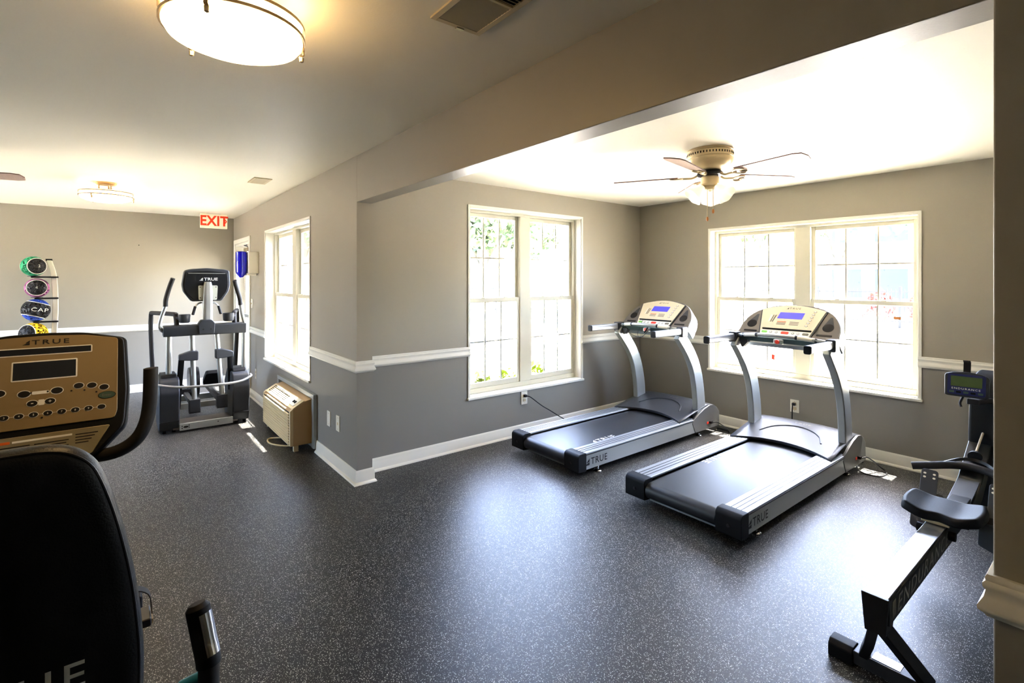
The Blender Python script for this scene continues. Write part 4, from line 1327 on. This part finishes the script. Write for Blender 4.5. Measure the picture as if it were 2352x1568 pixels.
BL = ((-0.735, 1.680, 0.115, 'bgreen', 'cap', 'green and black medicine ball on the top arm of the rack'),
      (-0.705, 1.427, 0.112, 'bpurple', 'cap2', 'mauve and black medicine ball, second from the top of the rack'),
      (-0.715, 1.168, 0.130, 'bblue', 'band', 'blue and black medicine ball with a wide black band'),
      (-0.735, 0.890, 0.130, 'byellow', 'cap3', 'yellow and black medicine ball half hidden behind the bike console'))
for k, (y, z, r, cm, kind, lab) in enumerate(BL):
    t, c0, ax = ball(y, z, r, cm, kind, lab)
    if kind == 'band':
        text('lettering', 'CAP', 0.042, M['whitepl'], t, (c0.x + r * 0.93, c0.y + 0.045, c0.z + 0.006), (-0.32, 1, -0.15), (0.05, 0.12, 1), depth=0.004, sx=1.3, space=1.1)
    elif kind != 'cap3':
        text('lettering', '2' if k == 0 else '4', 0.030, M['whitepl'], t, c0 + ax * (r * 1.005), (-ax.y, ax.x, 0), (0, 0, 1), depth=0.002)
    zz = z - r - 0.004
    ar = MB().box(-8.10, -8.045, y - 0.02, -0.515, zz - 0.016, zz + 0.002).build('ball_arm', M['blackm'], rk, bevel=0.003)
    MB().lathe([(0.045, 0), (0.055, 0), (0.055, 0.008), (0.045, 0.008)], (-8.08, y, zz - 0.002), 20).build('ball_ring', M['blackm'], ar)

# ------------------------------------------------------------------ wall mounted air conditioner
ac = thing('air_conditioner', 'cream through-wall air conditioner under the left window', 'air conditioner', (-5.15, YA, 0))
MB().box(-5.79, -4.545, YA - 0.035, YA, 0.465, 0.505).box(-4.60, -4.545, YA - 0.035, YA, 0.03, 0.465).box(-5.79, -5.735, YA - 0.035, YA, 0.03, 0.465).build('wall_sleeve', M['silver'], ac, bevel=0.004)
sec = [(YA - 0.010, 0.050), (1.222, 0.050), (1.215, 0.070), (1.215, 0.355), (1.235, 0.375), (1.330, 0.432), (YA - 0.010, 0.452)]
case = MB().prism(sec, 'x', -5.66, -4.662).build('case', M['ivoryd'], ac, bevel=0.006)
for xa, xb in ((-4.690, -4.655), (-5.668, -5.633)):
    MB().prism([(1.2105, 0.055), (1.2105, 0.362), (1.238, 0.386), (1.238, 0.055)], 'x', xa, xb).build('front_frame', M['ivory'], ac, bevel=0.004)
MB().box(-5.633, -4.690, 1.2125, 1.2155, 0.06, 0.350).build('grille_back', M['dark'], ac)
for k in range(12):
    z = 0.070 + 0.0235 * k
    MB().prism([(1.2165, z), (1.203, z - 0.004), (1.2015, z + 0.006), (1.2165, z + 0.013)], 'x', -5.633, -4.690).build('grille_slat', M['ivory'], ac)
# sloping top with discharge grid and control flap
o = Vector((-5.155, 1.2440, 0.3855))
U, V = Vector((1, 0, 0)), Vector((0, 0.095, 0.057)).normalized()
top = MB().plate(rect(-0.50, 0.49, -0.016, 0.105), o, U, V, -0.004, 0.002).build('top_panel', M['ivory'], ac, bevel=0.002)
for i in range(11):
    for j in range(5):
        if 7 <= i and j > 3:
            continue
        MB().plate(rect(-0.44 + 0.055 * i, -0.405 + 0.055 * i, 0.008 + 0.017 * j, 0.019 + 0.017 * j), o, U, V, 0.0, 0.0032).build('vent_hole', M['dark'], top, smooth=0)
MB().plate(rect(0.20, 0.44, 0.010, 0.095), o, U, V, 0.0, 0.007).build('control_flap', M['whitepl'], ac, bevel=0.003)
for k in range(2):
    MB().plate(ell(0.35 + 0.05 * k, 0.05, 0.014, 0.014, 14), o, U, V, 0.006, 0.016).build('control_knob', M['dgrey'], ac)
MB().box(-4.70, -4.665, 1.245, 1.285, 0.0, 0.052).build('support_foot', M['ivory'], ac, bevel=0.003)
MB().box(-5.66, -5.625, 1.245, 1.285, 0.0, 0.052).build('support_foot', M['ivory'], ac, bevel=0.003)
cd = MB().tube(catmull([(-5.05, 1.33, 0.052), (-5.10, 1.27, 0.02), (-5.19, 1.17, 0.008), (-5.10, 1.13, 0.008), (-4.98, 1.15, 0.008), (-4.85, 1.25, 0.008), (-4.80, 1.33, 0.05)], 6), 0.0075, 8).build('power_cord', M['cordw'], ac)


# ------------------------------------------------------------------ wall plates, cords, dispenser, exit sign
def plate(name, label, cat, xf, w, h, kind='outlet', group=None):
    """xf maps (u, out of wall, z-from-centre)"""
    t = thing(name, label, cat, xf((0, 0, 0)), group=group)
    MB(xf).prism(rounded([(-w / 2, -h / 2), (w / 2, -h / 2), (w / 2, h / 2), (-w / 2, h / 2)], 0.004), 'y', 0, 0.006).build('cover_plate', M['whitepl'], t, bevel=0.0015)
    if kind == 'outlet':
        for q in (-0.022, 0.022):
            MB(xf).prism(rounded([(-0.017, q - 0.014), (0.017, q - 0.014), (0.017, q + 0.014), (-0.017, q + 0.014)], 0.006), 'y', 0.005, 0.009).build('socket', M['ivory'], t)
    elif kind == 'switch':
        MB(xf).box(-0.005, 0.005, 0.005, 0.016, -0.010, 0.012).build('toggle', M['ivory'], t)
    elif kind == 'jack':
        MB(xf).box(-0.010, 0.010, 0.005, 0.008, -0.012, 0.008).build('jack', M['ivory'], t)
    for q in (-h * 0.36, h * 0.36):
        MB(xf).lathe([(0, 0.005), (0.003, 0.005), (0.003, 0.0075), (0, 0.0075)], (0, 0, q), 8, 'y').build('screw', M['nickel'], t)
    return t


def on_back(x, z):
    return lambda v: (x + v[0], YA - v[1], z + v[2])


plate('wall_plate', 'white blank wall plate just right of the air conditioner', 'wall plate', on_back(-4.235, 0.362), 0.075, 0.125, 'blank', 'wall plates beside the air conditioner')
plate('wall_plate', 'white wall plate with a small jack, nearer the wall corner', 'wall plate', on_back(-4.017, 0.370), 0.075, 0.125, 'jack', 'wall plates beside the air conditioner')
plate('wall_outlet', 'white outlet low on the wall beside the exit door', 'outlet', on_back(-6.98, 0.335), 0.075, 0.125)
plate('light_switch', 'white light switch between the exit door and left window', 'light switch', on_back(-7.21, 1.215), 0.075, 0.12, 'switch')
xfB = lambda v: (XB + v[1], 3.168 - v[0], 0.360 + v[2])
plate('wall_outlet', 'white outlet below the middle window with a black plug in it', 'outlet', xfB, 0.078, 0.128)
xfC = lambda v: (-2.035 + v[0], YC - v[1], 0.340 + v[2])
plate('wall_outlet', 'white outlet below the right-hand window with a black cord hanging down', 'outlet', xfC, 0.078, 0.118)
c1 = thing('power_cord', 'black power cord from the outlet below the middle window to the corner treadmill', 'cord', (XB, 3.168, 0))
MB().box(XB + 0.007, XB + 0.035, 3.155, 3.183, 0.368, 0.394).build('plug', M['blackm'], c1, bevel=0.004)
MB().tube(catmull([(XB + 0.03, 3.17, 0.380), (XB + 0.06, 3.20, 0.372), (XB + 0.07, 3.34, 0.27), (XB + 0.06, 3.46, 0.20), (XB + 0.07, 3.62, 0.10), (XB + 0.10, 3.76, 0.03), (XB + 0.16, 3.90, 0.006), (XB + 0.30, 4.10, 0.006)], 6), 0.005, 8).build('cable', M['blackm'], c1)
c2 = thing('power_cord', 'black power cord hanging from the outlet below the right-hand window', 'cord', (-2.035, YC, 0))
MB().box(-2.049, -2.021, YC - 0.036, YC - 0.007, 0.348, 0.372).build('plug', M['blackm'], c2, bevel=0.004)
MB().tube(catmull([(-2.035, YC - 0.034, 0.360), (-2.037, YC - 0.045, 0.345), (-2.040, YC - 0.045, 0.25), (-2.040, YC - 0.045, 0.10), (-2.02, YC - 0.07, 0.008), (-1.80, YC - 0.10, 0.006), (-1.45, YC - 0.12, 0.006)], 6), 0.005, 8).build('cable', M['blackm'], c2)
c3 = MB().tube(catmull([(-1.385, 4.62, 0.117), (-1.35, 4.66, 0.116), (-1.30, 4.77, 0.03), (-1.285, 4.80, 0.006), (-1.25, 4.72, 0.006), (-1.27, 4.62, 0.006), (-1.36, 4.60, 0.006), (-1.42, 4.66, 0.006), (-1.46, 4.75, 0.006)], 6), 0.005, 8).build('power_cord', M['blackm'])
tag(c3, 'black cord looping on the sunlit floor at the front of the right-hand treadmill', 'cord')
c4 = MB().tube(catmull([(-2.645, 4.62, 0.117), (-2.61, 4.66, 0.116), (-2.57, 4.75, 0.05), (-2.56, 4.78, 0.006), (-2.60, 4.83, 0.006), (-2.72, 4.84, 0.006)], 6), 0.005, 8).build('power_cord', M['blackm'])
tag(c4, 'short black cord at the front corner of the corner treadmill', 'cord')

sd = thing('soap_dispenser', 'white wall dispenser with a clear blue gel bottle beside the exit door', 'dispenser', (-6.95, YA, 1.57))
MB().box(-7.02, -6.83, YA - 0.115, YA, 1.60, 1.865).build('housing', M['whitepl'], sd, bevel=0.006)
MB().box(-7.0, -6.86, YA - 0.13, YA - 0.02, 1.575, 1.60).build('pump_base', M['whitepl'], sd, bevel=0.006)
bt = MB().lathe([(0, -0.055), (0.018, -0.050), (0.058, 0.0), (0.062, 0.02), (0.062, 0.262), (0.050, 0.270), (0, 0.270)], (-6.925, YA - 0.178, 1.602), 24).build('gel_bottle', M['bluegel'], sd)
MB().lathe([(0, -0.004), (0.011, -0.004), (0.011, 0.004), (0, 0.004)], (-6.885, YA - 0.215, 1.745), 12, 'x').build('bottle_mark', M['whitepl'], bt)

ex = thing('exit_sign', 'cream exit sign with red letters hanging from the far ceiling corner', 'exit sign', (-8.02, 1.085, 2.44))
MB().box(-8.045, -7.995, 0.925, 1.250, 2.236, 2.432).build('housing', M['signface'], ex, bevel=0.006)
MB().box(-8.05, -7.99, 1.00, 1.17, 2.425, 2.44).build('ceiling_mount', M['whitepl'], ex)
text('letters', 'EXIT', 0.140, M['signred'], ex, (-7.994, 1.092, 2.338), (0, 1, 0), (0, 0, 1), depth=0.001, sx=0.84, bold=0.03, space=1.05)
MB().add([(-7.993, 1.204, 2.372), (-7.993, 1.219, 2.372), (-7.993, 1.246, 2.336), (-7.993, 1.219, 2.300), (-7.993, 1.204, 2.300), (-7.993, 1.230, 2.336)], [(0, 1, 2, 5), (5, 2, 3, 4)]).build('arrow', M['signred'], ex, smooth=0)

hook = MB().lathe([(0, 0), (0.006, 0), (0.006, 0.02), (0, 0.022)], (XD, 0.268, 1.993), 10, 'x').build('wall_screw', M['dark'])
tag(hook, 'tiny dark screw left in the far wall', 'screw')


# ------------------------------------------------------------------ ceiling fixtures
def ceiling_light(x, y, label):
    t = thing('ceiling_light', label, 'ceiling light', (x, y, ZC), group='round ceiling lights')
    MB().lathe([(0, 0), (0.080, 0), (0.082, -0.012), (0.070, -0.022), (0, -0.024)], (x, y, ZC), 28).build('canopy', M['nickel'], t)
    for a in range(3):
        an = R(120 * a + 20)
        px, py = x + 0.055 * math.cos(an), y + 0.055 * math.sin(an)
        MB().tube([(px, py, ZC - 0.02), (px, py, 2.352)], 0.006, 8).build('stem', M['nickel'], t)
    MB().lathe([(0.160, 2.3525), (0.192, 2.352), (0.197, 2.340), (0.199, 2.302), (0.188, 2.284), (0.15, 2.268), (0.09, 2.258), (0, 2.254)], (x, y, 0), 48).build('glass_shade', M['lampglass'], t)
    MB().lathe([(0, 2.362), (0.155, 2.360), (0.166, 2.354), (0.155, 2.352), (0, 2.352)], (x, y, 0), 40).build('pan', M['nickel'], t)
    for z in (2.344, 2.310):
        MB().lathe([(0.198, z + 0.005), (0.207, z + 0.005), (0.207, z - 0.005), (0.198, z - 0.005), (0.198, z + 0.005)], (x, y, 0), 48).build('trim_ring', M['nickel'], t)
    for a in range(3):
        an = R(120 * a + 90)
        cx, cy = math.cos(an), math.sin(an)
        cl = MB().strip([(x + cx * 0.209, y + cy * 0.209, 2.312), (x + cx * 0.209, y + cy * 0.209, 2.292), (x + cx * 0.196, y + cy * 0.196, 2.284)], (-cy, cx, 0), 0.012, 0.005).build('clip', M['nickel'], t)
        MB().lathe([(0, -0.018), (0.007, -0.014), (0.008, 0), (0, 0.002)], (x + cx * 0.203, y + cy * 0.203, 2.284), 10).build('finial', M['nickel'], cl)
    return t


ceiling_light(-1.812, 0.306, 'large round brass-ringed ceiling light cut off by the top edge, nearest the viewer')
ceiling_light(-6.12, -0.055, 'round ceiling light hanging on thin stems at the far end of the room')


def vent(label, x0, x1, y0, y1, z, n, split=False):
    t = thing('ceiling_vent', label, 'vent', ((x0 + x1) / 2, (y0 + y1) / 2, z))
    f = 0.022
    MB().box(x0, x1, y0, y0 + f, z - 0.008, z).box(x0, x1, y1 - f, y1, z - 0.008, z).box(x0, x0 + f, y0 + f, y1 - f, z - 0.008, z).box(x1 - f, x1, y0 + f, y1 - f, z - 0.008, z).build('vent_frame', M['ivory'], t, bevel=0.002)
    MB().box(x0 + f, x1 - f, y0 + f, y1 - f, z - 0.002, z - 0.0005).build('vent_back', M['dark'], t)
    for k in range(n):
        x = x0 + f + (x1 - x0 - 2 * f) * (k + 0.5) / n
        tilt = 0.006 if not split or x < (x0 + x1) / 2 else -0.006
        ang = 0.25 if tilt > 0 else -0.9
        MB().strip([(x - tilt, (y0 + f), z - 0.005), (x - tilt, (y1 - f), z - 0.005)], (1, 0, ang), (x1 - x0) / n * (0.70 if tilt > 0 else 0.6), 0.0015).build('louver', M['ivory'], t)
    if split:
        MB().box((x0 + x1) / 2 - 0.005, (x0 + x1) / 2 + 0.005, y0 + f, y1 - f, z - 0.009, z - 0.002).build('divider', M['ivory'], t)
        MB().box(x0 - 0.002, x0 + 0.012, (y0 + y1) / 2, (y0 + y1) / 2 + 0.03, z - 0.012, z - 0.008).build('damper_lever', M['nickel'], t)
    return t


vent('louvered ceiling vent beside the beam near the top edge', -1.555, -1.10, 0.868, 1.075, ZC, 26, True)
vent('small white ceiling vent at the far end near the left window', -5.24, -4.95, 0.985, 1.135, ZC, 8)
vent('small ceiling vent in the alcove behind the ceiling fan', -1.93, -1.69, 3.93, 4.05, ZC2, 7)


def ceiling_fan(x, y, zc, a0, label):
    t = thing('ceiling_fan', label, 'ceiling fan', (x, y, zc), group='ceiling fans')
    b = MB().lathe([(0, 0), (0.148, 0), (0.150, -0.012), (0.146, -0.016), (0.150, -0.020), (0.150, -0.055), (0.146, -0.060), (0.150, -0.064), (0.148, -0.082), (0.120, -0.118), (0.095, -0.135), (0.070, -0.142), (0, -0.143)], (x, y, zc), 40).build('motor_housing', M['fanbody'], t)
    sl = MB()
    for k in range(48):
        an = 2 * PI * k / 48
        c_, s_ = math.cos(an), math.sin(an)
        sl.obox((x + c_ * 0.1505, y + s_ * 0.1505, zc - 0.036), (0.002, 0.007, 0.014), Matrix.Rotation(an, 3, 'Z'))
    sl.build('housing_slots', M['dark'], b, smooth=0)
    zb = zc - 0.165
    MB().lathe([(0, 0.022), (0.075, 0.020), (0.085, 0.006), (0.085, -0.008), (0.06, -0.014), (0, -0.014)], (x, y, zb), 30).build('flywheel', M['blackm'], t)
    MB().lathe([(0, 0.0), (0.052, 0.0), (0.060, -0.008), (0.060, -0.052), (0.050, -0.064), (0, -0.066)], (x, y, zb - 0.014), 30).build('switch_housing', M['fanbody'], t)
    for k in range(5):
        an = R(a0 + 72 * k)
        Rz = Matrix.Rotation(an, 3, 'Z')
        tl = Matrix.Rotation(R(-12), 3, 'X')

        def W(p):
            return Vector((x, y, zb - 0.012)) + Rz @ (tl @ Vector(p))
        arm = catmull([Vector((x, y, zb)) + Rz @ Vector((0.07, 0, 0.004)), Vector((x, y, zb)) + Rz @ Vector((0.11, 0.005, -0.018)), W((0.155, 0, -0.006)), W((0.20, 0, -0.004))], 5)
        ir = MB().tube(arm, 0.008, 8).build('blade_iron', M['fanbody'], t)
        for s in (-1, 1):
            MB().tube(catmull([W((0.175, 0, -0.005)), W((0.195, s * 0.030, -0.005)), W((0.235, s * 0.042, -0.005)), W((0.262, s * 0.018, -0.005)), W((0.235, s * 0.006, -0.005))], 4), 0.005, 6).build('iron_scroll', M['fanbody'], ir)
        pl_ = [(0.21, -0.048), (0.60, -0.066), (0.645, -0.052), (0.658, 0.0), (0.645, 0.052), (0.60, 0.066), (0.21, 0.048)]
        m_ = MB()
        nn = len(pl_)
        m_.add([W((a, b_, z_)) for z_ in (0.0, 0.007) for a, b_ in pl_], [list(range(nn))[::-1], list(range(nn, 2 * nn))] + [(i, (i + 1) % nn, nn + (i + 1) % nn, nn + i) for i in range(nn)])
        m_.mi = [0, 0] + [1] * nn
        m_.build('blade', [M['fanblade'], M['bladeedge']], t, smooth=0)
    MB().lathe([(0, 0), (0.040, 0), (0.046, -0.010), (0.030, -0.022), (0, -0.024)], (x, y, zb - 0.080), 24).build('light_fitter', M['fanbody'], t)
    for k in range(3):
        an = R(a0 + 315 + 120 * k)
        Rz = Matrix.Rotation(an, 3, 'Z')
        ty = Matrix.Rotation(R(-48), 3, 'Y')
        base = Vector((x, y, zb - 0.088)) + Rz @ Vector((0.050, 0, 0))
        prof = [(0.020, 0.0), (0.024, -0.012), (0.034, -0.035), (0.048, -0.062), (0.064, -0.090), (0.070, -0.100), (0.066, -0.100), (0.045, -0.062), (0.030, -0.035), (0.016, -0.005)]
        vs, fs = [], []
        n_ = 24
        for r_, z_ in prof:
            for i in range(n_):
                a = 2 * PI * i / n_
                rr = r_ * (1 + (0.06 * math.cos(6 * a) if r_ > 0.055 else 0))
                vs.append(base + Rz @ (ty @ Vector((rr * math.cos(a), rr * math.sin(a), z_))))
        for j in range(len(prof) - 1):
            for i in range(n_):
                a, b_ = j * n_ + i, j * n_ + (i + 1) % n_
                fs.append((a, b_, b_ + n_, a + n_))
        MB().add(vs, fs).build('glass_shade', M['shade'], t, smooth=60)
        MB().tube([base + Rz @ Vector((-0.02, 0, 0.004)), base + Rz @ (ty @ Vector((0, 0, -0.010)))], 0.020, 12).build('lamp_socket', M['fanbody'], t)
    for k, (dx_, dy_, zl) in enumerate(((-0.004, -0.026, zc - 0.465), (0.030, -0.012, zc - 0.415))):
        ch = MB().tube([(x + dx_, y + dy_, zb - 0.08), (x + dx_, y + dy_, zl)], 0.0022, 6).build('pull_chain', M['nickel'], t)
        MB().lathe([(0, 0.012), (0.006, 0.006), (0.0085, -0.006), (0.006, -0.018), (0, -0.022)], (x + dx_, y + dy_, zl), 10).build('chain_pull', M['amber'], ch)
    return t


ceiling_fan(-1.850, 3.200, ZC2, -79, 'cream five-blade ceiling fan with glass shades and pull chains in the alcove')
ceiling_fan(-5.235, -1.15, ZC, 5, 'ceiling fan at the left edge with only a blade tip showing')

# ------------------------------------------------------------------ stickers on the right-hand window
s1 = MB().box(-2.292, -2.262, YC + 0.100, YC + 0.1015, 0.735, 0.785).build('window_sticker', M['redbtn'])
s1 = tag(s1, 'small red sticker low on the left pane of the right-hand window', 'sticker')
s2_ = MB().box(-1.300, -1.250, YC + 0.100, YC + 0.1015, 1.190, 1.212).build('window_sticker', M['amber'])
tag(s2_, 'pale amber sticker on the lower right pane of the right-hand window', 'sticker')

# ------------------------------------------------------------------ outside
gr = MB().box(-60, 40, YA + TW, 90, -0.30, -0.10)
gr.box(-60, XD - TW, -40, YA + TW, -0.30, -0.10)
gr.box(XD - TW, 40, -40, -3.7, -0.30, -0.10)
struct(gr.build('ground', M['concrete'], smooth=0))
struct(MB().box(-16.0, XB - TW, YA + TW, 5.2, -0.10, -0.06).build('added_bounce_slab', M['bounce_pale'], smooth=0))  # added pale slab, bounces sun through the left window and door


def shrub(x, y, z0, w, h, mat, n, label, name='shrub', group=None, ls=0.045):
    t = thing(name, label, 'shrub', (x, y, z0), group=group)
    m_ = MB()
    for i in range(n):
        u = random.random()
        th = random.random() * 2 * PI
        ph = math.acos(random.uniform(-0.2, 1))
        rr = (0.6 + 0.4 * random.random())
        c_ = Vector((x + w * rr * math.sin(ph) * math.cos(th), y + w * rr * math.sin(ph) * math.sin(th), z0 + h * 0.25 + h * 0.75 * rr * math.cos(ph)))
        a = Vector((random.gauss(0, 1), random.gauss(0, 1), random.gauss(0, 1))).normalized()
        b_ = a.cross(Vector((random.gauss(0, 1), random.gauss(0, 1), random.gauss(0, 1)))).normalized()
        s_ = ls * (0.6 + 0.8 * random.random())
        m_.add([c_ - a * s_, c_ + b_ * s_ * 0.45, c_ + a * s_, c_ - b_ * s_ * 0.45], [(0, 1, 2, 3)])
    o_ = m_.build('foliage', M[mat], t, smooth=0)
    o_['kind'] = 'stuff'
    MB().tube([(x, y, z0 - 0.02), (x + 0.02, y, z0 + h * 0.6)], 0.02, 6).build('stem', M['bark'], t)
    return t


for k, (yy, hh) in enumerate(((2.45, 0.52), (2.85, 0.60), (3.25, 0.63), (3.65, 0.58), (4.05, 0.62))):
    shrub(-4.62 - 0.05 * (k % 2), yy, -0.10, 0.19, hh, 'leafy', 420,
          ('yellow-green shrub outside the middle window, %s') % ('at its left edge', 'second from its left edge', 'in front of its mullion', 'under its right sash', 'at its right edge')[k], group='shrubs outside the middle window')


def tree(x, y, h, r, label, n=900, mat='leaf'):
    t = thing('tree', label, 'tree', (x, y, -0.10), group='trees outside')
    tr_ = MB().tube(catmull([(x, y, -0.15), (x + 0.05, y, h * 0.3), (x - 0.05, y + 0.05, h * 0.62)], 5), 0.16, 10, rs=None)
    tr_.build('trunk', M['bark'], t)
    for k in range(5):
        a = 2 * PI * k / 5 + x
        MB().tube([(x, y, h * 0.45), (x + math.cos(a) * r * 0.5, y + math.sin(a) * r * 0.5, h * 0.72)], 0.06, 7).build('branch', M['bark'], t)
    m_ = MB()
    cl = [(Vector((x, y, h * 0.78)) + Vector((random.gauss(0, .5) * r, random.gauss(0, .5) * r, random.gauss(0, .22) * r)), r * random.uniform(.25, .45)) for _ in range(14)]
    for i in range(n):
        c0_, rr = random.choice(cl)
        c_ = c0_ + Vector((random.gauss(0, 1), random.gauss(0, 1), random.gauss(0, .8))).normalized() * rr * random.random() ** .5
        a = Vector((random.gauss(0, 1), random.gauss(0, 1), random.gauss(0, 1))).normalized()
        b_ = a.cross(Vector((random.gauss(0, 1), random.gauss(0, 1), random.gauss(0, 1)))).normalized()
        s_ = 0.14 * (0.6 + 0.8 * random.random())
        m_.add([c_ - a * s_, c_ + b_ * s_ * 0.5, c_ + a * s_, c_ - b_ * s_ * 0.5], [(0, 1, 2, 3)])
    o_ = m_.build('crown', M[mat], t, smooth=0)
    o_['kind'] = 'stuff'


def polar(az, dist):
    a = R(az)
    return dist * math.cos(a), dist * math.sin(a)


for az, dist, h, r, lab in ((144.9, 13, 3.7, 1.1, 'tree with pale green crown at the left of the middle window'),
                            (142.6, 16, 4.1, 1.2, 'second pale green tree in the middle window, nearer the mullion'),
                            (137.6, 22, 4.6, 1.7, 'distant tree seen in the right half of the middle window'),
                            (116.0, 16, 4.2, 1.3, 'slim tree seen in the left half of the right-hand window'),
                            (108.5, 20, 4.4, 1.4, 'distant tree just right of the mullion of the right-hand window'),
                            (164.0, 14, 4.2, 1.6, 'tree outside the left window')):
    x, y = polar(az, dist)
    tree(x, y, h, r, lab, 1000)


def fence(p0, p1, label, n):
    a, b = Vector(p0 + (0,)), Vector(p1 + (0,))
    t = thing('fence', label, 'fence', tuple(a))
    u = (b - a).normalized()
    L_ = (b - a).length
    for k in range(int(L_ / 2.4) + 1):
        p = a + u * 2.4 * k
        MB().box(p.x - 0.04, p.x + 0.04, p.y - 0.04, p.y + 0.04, -0.12, 1.30).build('post', M['fence'], t)
    for z in (0.12, 1.12):
        MB().strip([a + Vector((0, 0, z)), b + Vector((0, 0, z))], (0, 0, 1), 0.04, 0.03).build('rail', M['fence'], t)
    m_ = MB()
    for k in range(int(L_ / 0.12)):
        p = a + u * 0.12 * k
        m_.box(p.x - 0.009, p.x + 0.009, p.y - 0.009, p.y + 0.009, 0.0, 1.22)
    o_ = m_.build('pickets', M['fence'], t, smooth=0)
    o_['kind'] = 'stuff'


fence((-17.0, 19.0), (2.0, 22.0), 'dark iron fence far beyond the right-hand window', 80)
fence((-24.0, 6.0), (-17.2, 18.6), 'dark iron fence far beyond the middle window', 60)


def building(x0, x1, y0, y1, h, label, nw, face):
    t = thing('building', label, 'building', ((x0 + x1) / 2, (y0 + y1) / 2, -0.1))
    MB().box(x0, x1, y0, y1, -0.15, h).build('wall', M['bldg'], t, smooth=0)
    MB().prism([(x0 - .4, h), (x1 + .4, h), ((x0 + x1) / 2, h + 1.6)], 'y', y0 - 0.4, y1 + 0.4).build('roof', M['roof'], t, smooth=0)
    for fl in range(2):
        for k in range(nw):
            if face == 'y':
                xx = x0 + (x1 - x0) * (k + 0.5) / nw
                w_ = MB().box(xx - 0.8, xx + 0.8, y0 - 0.05, y0 + 0.02, 0.5 + 2.9 * fl, 2.2 + 2.9 * fl).build('window', M['soffit'], t)
                MB().box(xx - 0.7, xx + 0.7, y0 - 0.07, y0 - 0.05, 0.6 + 2.9 * fl, 2.1 + 2.9 * fl).build('pane', M['bldgwin'], w_, smooth=0)
            else:
                yy = y0 + (y1 - y0) * (k + 0.5) / nw
                w_ = MB().box(x1 - 0.02, x1 + 0.05, yy - 0.8, yy + 0.8, 0.5 + 2.9 * fl, 2.2 + 2.9 * fl).build('window', M['soffit'], t)
                MB().box(x1 + 0.05, x1 + 0.07, yy - 0.7, yy + 0.7, 0.6 + 2.9 * fl, 2.1 + 2.9 * fl).build('pane', M['bldgwin'], w_, smooth=0)


building(-11.0, -3.0, 31.0, 40.0, 5.6, 'pale two-storey building far beyond the right-hand window', 4, 'y')
building(-44.0, -36.0, 22.0, 34.0, 5.6, 'pale two-storey building far beyond the middle window', 4, 'x')
for k in range(4):
    x = -6.6 + 1.4 * k
    shrub(x, 24.0 + 0.3 * (k % 2), -0.1, 0.6, 1.25, 'leafred', 260, 'red flowering shrub beyond the fence, %s of four' % ('leftmost', 'second from left', 'third from left', 'rightmost')[k], name='flowering_shrub', group='red flowering shrubs beyond the fence', ls=0.12)

# tidy helper properties
for o in list(bpy.data.objects):
    for k in ('_loc', '_rz'):
        if k in o:
            del o[k]
